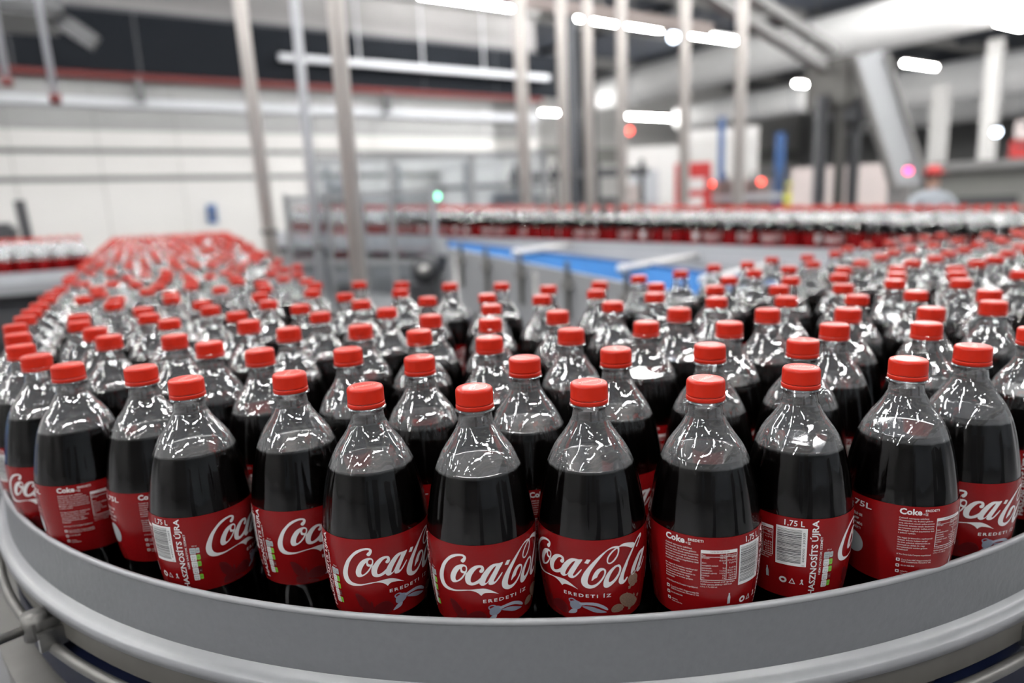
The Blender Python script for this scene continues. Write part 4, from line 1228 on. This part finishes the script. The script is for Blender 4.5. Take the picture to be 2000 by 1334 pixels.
class Print:
    def __init__(self):
        self.bm = bmesh.new()
        self.lay = self.bm.verts.layers.float.new('layer')

    def mesh(self, me, m, layer=0.0):
        n0 = len(self.bm.verts)
        f0 = len(self.bm.faces)
        self.bm.from_mesh(me)
        self.bm.verts.ensure_lookup_table()
        self.bm.faces.ensure_lookup_table()
        for i in range(n0, len(self.bm.verts)):
            self.bm.verts[i][self.lay] = layer
        for i in range(f0, len(self.bm.faces)):
            self.bm.faces[i].material_index = PRINT_MATS.index(m)
        bpy.data.meshes.remove(me)

    def poly(self, polys, m, layer=0.0, smooth=3):
        P = [[(a * DEG, -d) for a, d in q] for q in polys]
        self.mesh(fill_polys([smooth_poly(q, smooth) if smooth else q for q in P]), m, layer)

    def rect(self, a0, a1, d0, d1, m, layer=0.0, r=0.0):
        if r <= 0:
            self.poly([[(a0, d1), (a1, d1), (a1, d0), (a0, d0)]], m, layer, 0)
        else:
            q = []
            for (ca, cd, s) in ((a1 - r / DEG, d0 + r, 0), (a0 + r / DEG, d0 + r, 1), (a0 + r / DEG, d1 - r, 2), (a1 - r / DEG, d1 - r, 3)):
                for k in range(4):
                    t = (s + k / 3) * PI / 2
                    q.append((ca + math.cos(t) * r / DEG, cd - math.sin(t) * r))
            self.poly([q], m, layer, 0)

    def text(self, s, a, d, h, m='white', w=None, up=False, bold=0.0, layer=0.0, align='l', space=1.0):
        """s at angle a, drop d (baseline, left end); cap height h mm; w = fitted length in mm; up = reads upwards"""
        cu = bpy.data.curves.new('text', 'FONT')
        cu.body = s
        cu.size = 10
        cu.resolution_u = 2
        cu.offset = bold
        cu.space_character = space
        o = bpy.data.objects.new('text', cu)
        me = bpy.data.meshes.new_from_object(o)
        bpy.data.objects.remove(o)
        bpy.data.curves.remove(cu)
        if not len(me.vertices):
            return
        xs = [p.co.x for p in me.vertices]
        x0, x1 = min(xs), max(xs)
        sy = h / 7.2
        sx = (w / (x1 - x0)) if w else sy * 0.94
        L = (x1 - x0) * sx
        for p in me.vertices:
            x, y = (p.co.x - x0) * sx, p.co.y * sy
            if align == 'r':
                x -= L
            elif align == 'c':
                x -= L / 2
            if up:
                x, y = -y, x
            p.co = (a * DEG + x, -d + y, 0)
        self.mesh(me, m, layer)

    def finish(self, name, wrap=True):
        bm = self.bm
        if wrap:
            xs = [p.co.x for p in bm.verts]
            for x in np.arange(math.floor(min(xs)), max(xs), 2.4):
                bmesh.ops.bisect_plane(bm, geom=bm.verts[:] + bm.edges[:] + bm.faces[:], plane_co=(x, 0, 0), plane_no=(1, 0, 0))
            for y in np.linspace(-LB, -LT, 16)[1:-1]:
                bmesh.ops.bisect_plane(bm, geom=bm.verts[:] + bm.edges[:] + bm.faces[:], plane_co=(0, y, 0), plane_no=(0, 1, 0))
            out = [p for p in bm.verts if p.co.y < -LB + 0.3 or p.co.y > -LT - 0.3]
            bmesh.ops.delete(bm, geom=out, context='VERTS')
            for p in bm.verts:
                a = p.co.x / 45
                r = (rad(-p.co.y) + 0.50 + p[self.lay] * 0.12) / 1000
                p.co = (r * math.cos(a), r * math.sin(a), zz(-p.co.y))
        me = bpy.data.meshes.new(name)
        bm.to_mesh(me)
        bm.free()
        for m in PRINT_MATS:
            me.materials.append(MT[m])
        return me


def logo(pr, dx=0.0):
    g = lambda n: [(a + dx, d) for a, d in LOGO[n]]
    pr.poly([g('C1')], 'white')
    pr.poly([g('o1'), g('o1a'), g('o1b')], 'white')
    pr.poly([g('c1')], 'white')
    pr.poly([g('a1'), g('a1a')], 'white')
    pr.poly([g('hy')], 'white', smooth=0)
    pr.poly([g('C2')], 'white')
    pr.poly([g('C2l'), g('C2li')], 'white')
    pr.poly([g('o2'), g('o2a')], 'white')
    pr.poly([g('l2')], 'white')
    sh = lambda n: [(a + 76, d + 1.8) for a, d in g(n)]
    pr.poly([sh('a1'), sh('a1a')], 'white')


def full_print():
    pr = Print()
    logo(pr)
    pr.text('EREDETI ÍZ', 48.5, 163.8, 3.0, w=39.5, bold=0.14, space=1.35)
    for q in LOGO['butterfly']:
        pr.poly([q], 'darkred')
    pr.poly([[(27.0, 172), (29.6, 171), (31, 186), (29, 190), (27.6, 184)]], 'darkred')
    pr.poly([LOGO['ring']], 'bluegrey')
    pr.poly([LOGO['knob']], 'bluegrey')
    pr.poly([LOGO['s1']], 'palegrey', 0.3)
    pr.poly([LOGO['s2']], 'bluegrey', 0.3)
    pr.poly([LOGO['s3']], 'palegrey', 0.3)
    for n in ('f1', 'f2', 'f3'):
        pr.poly([LOGO[n]], 'brown')
    for (a, d, r) in ((126, 148, 1.2), (121, 160, 1.6), (117, 166, 2.0), (131, 158, 1.4), (128, 170, 2.0), (112, 177, 2.4), (124, 180, 2.0), (136, 172, 1.5)):
        pr.poly([[(a + math.cos(t) * r / DEG * (1 + .25 * math.cos(5 * t)), d + math.sin(t) * r * (1 + .25 * math.cos(5 * t))) for t in np.linspace(0, 2 * PI, 20, endpoint=False)]], 'brown', 0.4, 1)
    # size, app text and round badge
    pr.text('1,75L', 164, 124.0, 5.0, w=22.5, bold=0.12)
    for i, s in enumerate(('TENNÉLD BE', 'COKE APP', 'KÓDOT MÉG', 'CSODÁÉRT!')):
        pr.text(s, 162, 133.2 + i * 4.2, 2.2, w=None, bold=0.06)
    pr.poly([[(171 + math.cos(t) * 13.5, 159 + math.sin(t) * 10.2) for t in np.linspace(0, 2 * PI, 40, endpoint=False)]], 'greyprint', 0, 0)
    # ingredients column
    pr.text('Coke', -140.7, 121.3, 5.0, w=16.5, bold=0.32)
    pr.text('®', -118.8, 121.3, 1.4)
    pr.text('EREDETI', -116.4, 118.6, 2.0, w=11.5, bold=0.1)
    pr.text('ÍZ', -116.4, 121.8, 2.0, bold=0.1)
    lines = ['Colaízű szénsavas üdítőital.', 'Összetevők: víz, fruktóz-glükóz-', 'szörp, szén-dioxid, színezék: szulfitos-ammóniás', 'karamell, étkezési savak: foszforsav,', 'természetes aromák, koffein-aroma.', 'Minőségét megőrzi (nap/hó/év): lásd', 'a palack nyakán.', '', 'Ne tegye ki közvetlen napfénynek!', 'Száraz, hűvös helyen tartja!', 'Az üres palackot összenyomva és', 'visszazárva dobja ki, vagy', 'környezetbarát módon gyűjtse.', 'Köszönjük!', '', 'A The Coca-Cola Company engedélyével.']
    for i, s in enumerate(lines):
        if s:
            pr.text(s, -140.7, 125.2 + i * 2.2, 1.25, w=min(27.0, 0.80 * len(s)), bold=0.02)
    for i, (s, s2) in enumerate((('Coca-Cola HBC Magyarország Kft.', '2330 Dunaharaszti, Némedi út 104.'), ('06-24-500-500', ''), ('coke.hu', 'coca-cola.hu'))):
        d = 163.2 + i * 5.6
        pr.rect(-140.7, -137.2, d - 1.6, d + 1.2, 'white', r=0.5)
        pr.rect(-139.9, -138.0, d - 0.9, d + 0.5, 'darkred', 0.6)
        pr.text(s, -135.8, d, 1.3, w=min(24, 0.8 * len(s)))
        if s2:
            pr.text(s2, -135.8, d + 2.0, 1.3, w=min(24, 0.8 * len(s2)))
    # nutrition table
    pr.rect(-104, -68.2, 124.6, 127.3, 'white', r=0.4)
    pr.text('TÁPÉRTÉKTARTALOM', -86, 126.6, 1.3, 'darkred', w=14.5, layer=0.6, align='c')
    for (a0, a1, d0, d1) in ((-104, -103.5, 127, 150.2), (-68.7, -68.2, 127, 150.2), (-104, -68.2, 149.9, 150.3), (-104, -68.2, 130.0, 130.3), (-79.5, -79.1, 127.2, 150.0)):
        pr.rect(a0, a1, d0, d1, 'white')
    tab = [('Per:', '100 ml', '250 ml (%*)'), ('Energia:', '190 kJ', '475 kJ'), ('', '45 kcal', '113 kcal 6 %'), ('Zsír:', '0 g', '0 g (0 %)'), ('amelyből telített', '', ''), ('zsírsavak:', '0 g', '0 g (0 %)'), ('Szénhidrát:', '11,2 g', '28 g (11 %)'), ('amelyből cukrok:', '11,2 g', '28 g (31 %)'), ('Fehérje:', '0 g', '0 g (0 %)'), ('Só:', '0 g', '0 g (0 %)')]
    for i, (s, b, c) in enumerate(tab):
        d = 129.4 + i * 2.15
        if s:
            pr.text(s, -103, d, 1.2, w=0.72 * len(s))
        if b:
            pr.text(b, -80.2, d, 1.2, w=0.72 * len(b), align='r')
        if c:
            pr.text(c, -69.4, d, 1.2, w=0.62 * len(c), align='r')
    for i, s in enumerate(('(*) Referencia beviteli érték egy átlagos', 'felnőtt számára (8400 kJ / 2000 kcal)', '1,75 L = 7 x 250 ml')):
        pr.text(s, -104, 152.2 + i * 2.2, 1.2, w=0.66 * len(s))
    # barcode panel
    pr.text('1,75 L', -57.5, 121.2, 4.8, w=15.2, bold=0.05)
    pr.rect(-65.3, -35.2, 122.6, 156.6, 'white')
    rnd = random.Random(4)
    d = 124.4
    while d < 153.4:
        t = rnd.choice((0.28, 0.28, 0.5, 0.5, 0.75))
        pr.rect(-64.0, -40.6, d, d + t, 'black', 0.6)
        d += t + rnd.choice((0.3, 0.3, 0.45, 0.7))
    pr.text('449000 130389', -37.0, 152.6, 1.9, 'black', w=26.5, up=True, layer=0.6)
    pr.text('5', -37.0, 156.0, 1.9, 'black', up=True, layer=0.6)
    pr.text('HASZNOSÍTS ÚJRA', -24.6, 183.0, 5.0, w=67.5, up=True, bold=0.22)
    pr.text('NEM VAGYOK SZEMÉT', -19.8, 163.5, 1.8, w=34.0, up=True, bold=0.06)
    # recycling marks
    pr.poly([[(-57.5 + math.cos(t) * 3.9, 171 + math.sin(t) * 2.9) for t in np.linspace(0, 2 * PI, 28, endpoint=False)], [(-57.5 + math.cos(t) * 2.0, 171 + math.sin(t) * 1.2) for t in np.linspace(0, 2 * PI, 20, endpoint=False)]], 'white', 0, 0)
    pr.poly([[(-51.5, 173.5), (-44.7, 173.5), (-48.1, 168.2)], [(-50.3, 172.9), (-45.9, 172.9), (-48.1, 169.4)]], 'white', 0, 0)
    pr.poly([[(-40.5, 173.5), (-38.6, 171), (-39.6, 169.6), (-38.2, 168.3), (-37, 169.4), (-37.6, 171), (-36.2, 173.5), (-37.4, 173.5), (-38.4, 172), (-39.4, 173.5)]], 'white', 0, 0)
    pr.poly([[(-76, 172), (-76, 166.2), (-75.2, 164.0), (-75.2, 162.2), (-73.8, 162.2), (-73.8, 164.0), (-73, 166.2), (-73, 172)]], 'greyprint', 0, 0)
    # traffic-light boxes
    pr.text('250 ml', -14.6, 142.0, 1.2)
    for i in range(5):
        d0 = 143.2 + i * 6.6
        pr.rect(-17.4, -11.0, d0, d0 + 6.2, 'white' if i else 'greyprint', r=0.8)
        pr.rect(-10.8, -6.9, d0 + 0.2, d0 + 5.4, ('greyprint', 'green', 'green', 'darkred', 'green')[i], r=0.8)
        pr.text(('Energia', 'Zsír', 'Telített', 'Cukor', 'Só')[i], -16.6, d0 + 2.6, 1.0, 'black', w=3.6, layer=0.6)
        pr.text(('475 kJ', '0 g', '0 g', '28 g', '0 g')[i], -16.2, d0 + 5.0, 1.3, 'black', w=2.8, layer=0.6)
        pr.text(('6%', '0%', '0%', '31%', '0%')[i], -9.9, d0 + 3.6, 1.2, 'black' if i != 3 else 'white', w=1.6, layer=0.6)
    return pr.finish('label_print')


PRINT = full_print()
_p = Print()
logo(_p)
_p.rect(-65.3, -35.2, 122.6, 156.6, 'white')
_p.text('HASZNOSÍTS ÚJRA', -24.6, 183.0, 5.0, w=67.5, up=True, bold=0.22)
PRINT_FAR = _p.finish('label_print')
# small script and arc moulded on the cap top
_p = Print()
logo(_p)
CAPP = _p.finish('cap_print', False)
for p in CAPP.vertices:
    p.co = ((p.co.x / DEG - 70) * 0.125 / 1000, (p.co.y + 137) * 0.15 / 1000, zz(0) + 0.00012)
_q = [(0.0108 * math.cos(t), 0.0108 * math.sin(t), zz(0) + 0.00012) for t in np.linspace(0.4, 3.4, 20)] + [(0.0102 * math.cos(t), 0.0102 * math.sin(t), zz(0) + 0.00012) for t in np.linspace(0.4, 3.4, 20)]
_arc = mesh_from('cap_arc', _q, [(i, i + 1, 21 + i, 20 + i) for i in range(19)], MT['cap_print'])
bm = bmesh.new()
bm.from_mesh(CAPP)
bm.from_mesh(_arc)
for fc in bm.faces:
    fc.material_index = 0
bm.to_mesh(CAPP)
bm.free()
CAPP.materials.clear()
CAPP.materials.append(MT['cap_print'])


def bottle(x, y, cap_z, rz, label, group, near=0, liq=1):
    t = link('soda_bottle', SHELL, None, (x, y, cap_z - BOTTLE_H))
    t.rotation_euler = (0, 0, rz)
    tag(t, label, 'bottle', group)
    c = link('cap', CAP, t)
    c.rotation_euler = (0, 0, random.uniform(0, 6.28))
    if near:
        link('tamper_band', BAND, c)
        link('cap_print', CAPP, c)
    link('cola_fill', LIQ[liq], t)
    lb = link('label', LABEL, t)
    link('label_print', PRINT if near else PRINT_FAR, lb)
    return t


FRONT_ROT = [-96, -165.2, 16.1, 23.3, -99.2, -137.1, -150.7, -169.6, -208.8, -36.8, -98.3, -10.5, -184, -128]
FRONT_LAB = ['cola bottle cut by the left picture edge, barcode side showing, front row',
             'front row cola bottle showing only the middle of its script, second from left edge',
             'front row cola bottle turned to its ingredients list, third from left edge',
             'front row cola bottle showing a pale round badge and the start of its ingredients',
             'front row cola bottle with barcode, upright slogan and first letters of the script',
             'cola bottle set back from the rail, green-boxed label and a dark butterfly visible',
             'front row cola bottle whose grey ornament and slanting script run out of sight',
             'front row cola bottle with white script nearly complete, left of the rail centre',
             'front row cola bottle with the white script complete, facing the rail centre',
             'front row cola bottle turned to the nutrition table and a barcode at its edge',
             'front row cola bottle with barcode facing forward beside the upright slogan',
             'front row cola bottle with creased label, size mark and round badge',
             'front row cola bottle by the right end, script cut off after the first word',
             'cola bottle at the right picture edge, upright slogan on its shaded label']
for i_, k_ in ((10, -3.0), (11, 2.2)):
    PTS[i_] = (PTS[i_][0] + k_ * 0.84, PTS[i_][1] - k_ * 0.54)
N_IND = 252
zones = {'bend': {}, 'left': {}, 'right': {}}
for i in range(14, N_IND):
    x, y = PTS[i][0] / 1000, PTS[i][1] / 1000
    if y > 1.115 and x < 0.9:
        o = (x - (RC.x - RR + 0.075 * max(0, y - 1.2))) - 0.045
        zones['left'].setdefault(max(0, int(o / 0.088)), []).append((y, i))
    elif x > 0.769:
        o = y - (RC.y - RR) - 0.045
        zones['right'].setdefault(max(0, int(o / 0.088)), []).append((x, i))
    else:
        o = RR - (Vector((x, y)) - RC).length - 0.045
        zones['bend'].setdefault(max(0, int(o / 0.085)), []).append((math.atan2(y - RC.y, x - RC.x) % (2 * PI), i))
LABELS = {}
for zn, txt in (('bend', 'red-capped cola bottle in the bend, %s rank behind the rail, %s from the left'),
                ('left', 'cola bottle in the left lane, %s file from outer side, %s beyond the bend'),
                ('right', 'cola bottle in the right lane, %s file from outer side, %s beyond the bend')):
    for k_, lst in zones[zn].items():
        for j, (_, i) in enumerate(sorted(lst)):
            LABELS[i] = (txt % (ORD[k_], ORD[j]), {'bend': 'bottles filling the bend', 'left': 'bottles in the left lane', 'right': 'bottles in the right lane'}[zn])
for i in range(N_IND):
    x, y = PTS[i][0] / 1000, PTS[i][1] / 1000
    if i < 14:
        bottle(x, y, CAP_TOP, math.radians(FRONT_ROT[i]), FRONT_LAB[i], 'front row bottles along the rail', 1, random.choice((1, 1, 0)))
    else:
        bottle(x, y, CAP_TOP, random.uniform(0, 6.28), LABELS[i][0], LABELS[i][1], 1 if i < 46 else 0, random.choice((0, 1, 1, 2)))
# front row of the far lane
far_front = []
n_far = int((S1 - S0 - 0.1) / 0.0935)
for j in range(n_far):
    far_front.append(S0 + 0.05 + j * 0.0935)
for j, s in enumerate(far_front):
    p = far_pt(s, 0, 0)
    if j < 46:
        bottle(p.x, p.y, p.z, random.uniform(0, 6.28), 'blurred cola bottle in the front row of the far lane, %s from the near end' % ORD[j], 'front row of the far lane')

# ---- every further bottle: one crowd
crowd = [(PTS[i][0] / 1000, PTS[i][1] / 1000, CAP_TOP) for i in range(N_IND, len(PTS))]
for j, s in enumerate(far_front):
    if j >= 46:
        crowd.append(tuple(far_pt(s, 0, 0)))
    for r_ in range(1, 7):
        ss = s + (0.0467 if r_ % 2 else 0)
        crowd.append(tuple(far_pt(ss + random.uniform(-.004, .004), 0.083 * r_ + random.uniform(0, .004), 0)))
x = 0.06
row = 0
for r_ in range(8):
    x = 0.06 - (0.0467 if r_ % 2 else 0)
    while x > -2.5:
        crowd.append((x, 4.86 + r_ * 0.082, 1.417))
        x -= 0.0935
SEG = 12
parts_ = [([(0.0001, 0), (0.0135, 0.3), (0.015, 2), (0.015, 16), (0.013, 17)], 0),
          ([(0.0133, 17), (rad(31) / 1000, 31), (rad(41) / 1000, 41), (rad(52) / 1000, 52), (rad(64) / 1000, 64), (rad(80) / 1000, 80), (rad(100) / 1000, 100), (rad(114) / 1000, 114)], 1),
          ([(0.0001, 65), (rad(65) / 1000 - .0012, 64.6), (rad(80) / 1000 - .0012, 80), (rad(100) / 1000 - .0012, 100), (rad(116) / 1000 - .0012, 116)], 2),
          ([(rad(114) / 1000 + .0004, 114), (rad(140) / 1000 + .0004, 140), (rad(165) / 1000 + .0004, 165), (rad(187) / 1000 + .0004, 187)], 3),
          ([(rad(187) / 1000, 187), (rad(215) / 1000, 215), (rad(260) / 1000, 260), (0.036, 298), (0.0001, 301)], 2)]
bv, bf, bmi = [], [], []
for pf, mi in parts_:
    b0 = len(bv)
    v, f = lathe([(r, zz(d)) for r, d in pf], SEG)
    bv += v
    bf += [tuple(i + b0 for i in q) for q in f]
    bmi += [mi] * len(f)
# script patch on the label front and back of the simple bottle
BV = np.array(bv)
nb = len(bv)
allv = np.concatenate([BV @ np.array([[math.cos(t), math.sin(t), 0], [-math.sin(t), math.cos(t), 0], [0, 0, 1]]) + np.array([x, y, z - BOTTLE_H]) for (x, y, z), t in zip(crowd, RNG.uniform(0, 6.28, len(crowd)))])
allf = [tuple(i + nb * k for i in q) for k in range(len(crowd)) for q in bf]
cr = link('bottle_crowd', mesh_from('bottle_crowd', allv.tolist(), allf, [MT['cap'], MT['pet_far'], MT['liquid'], MT['label']], bmi * len(crowd), True))
tag(cr, 'dense crowd of red-capped cola bottles filling the lanes farther back', 'bottles', kind='stuff')
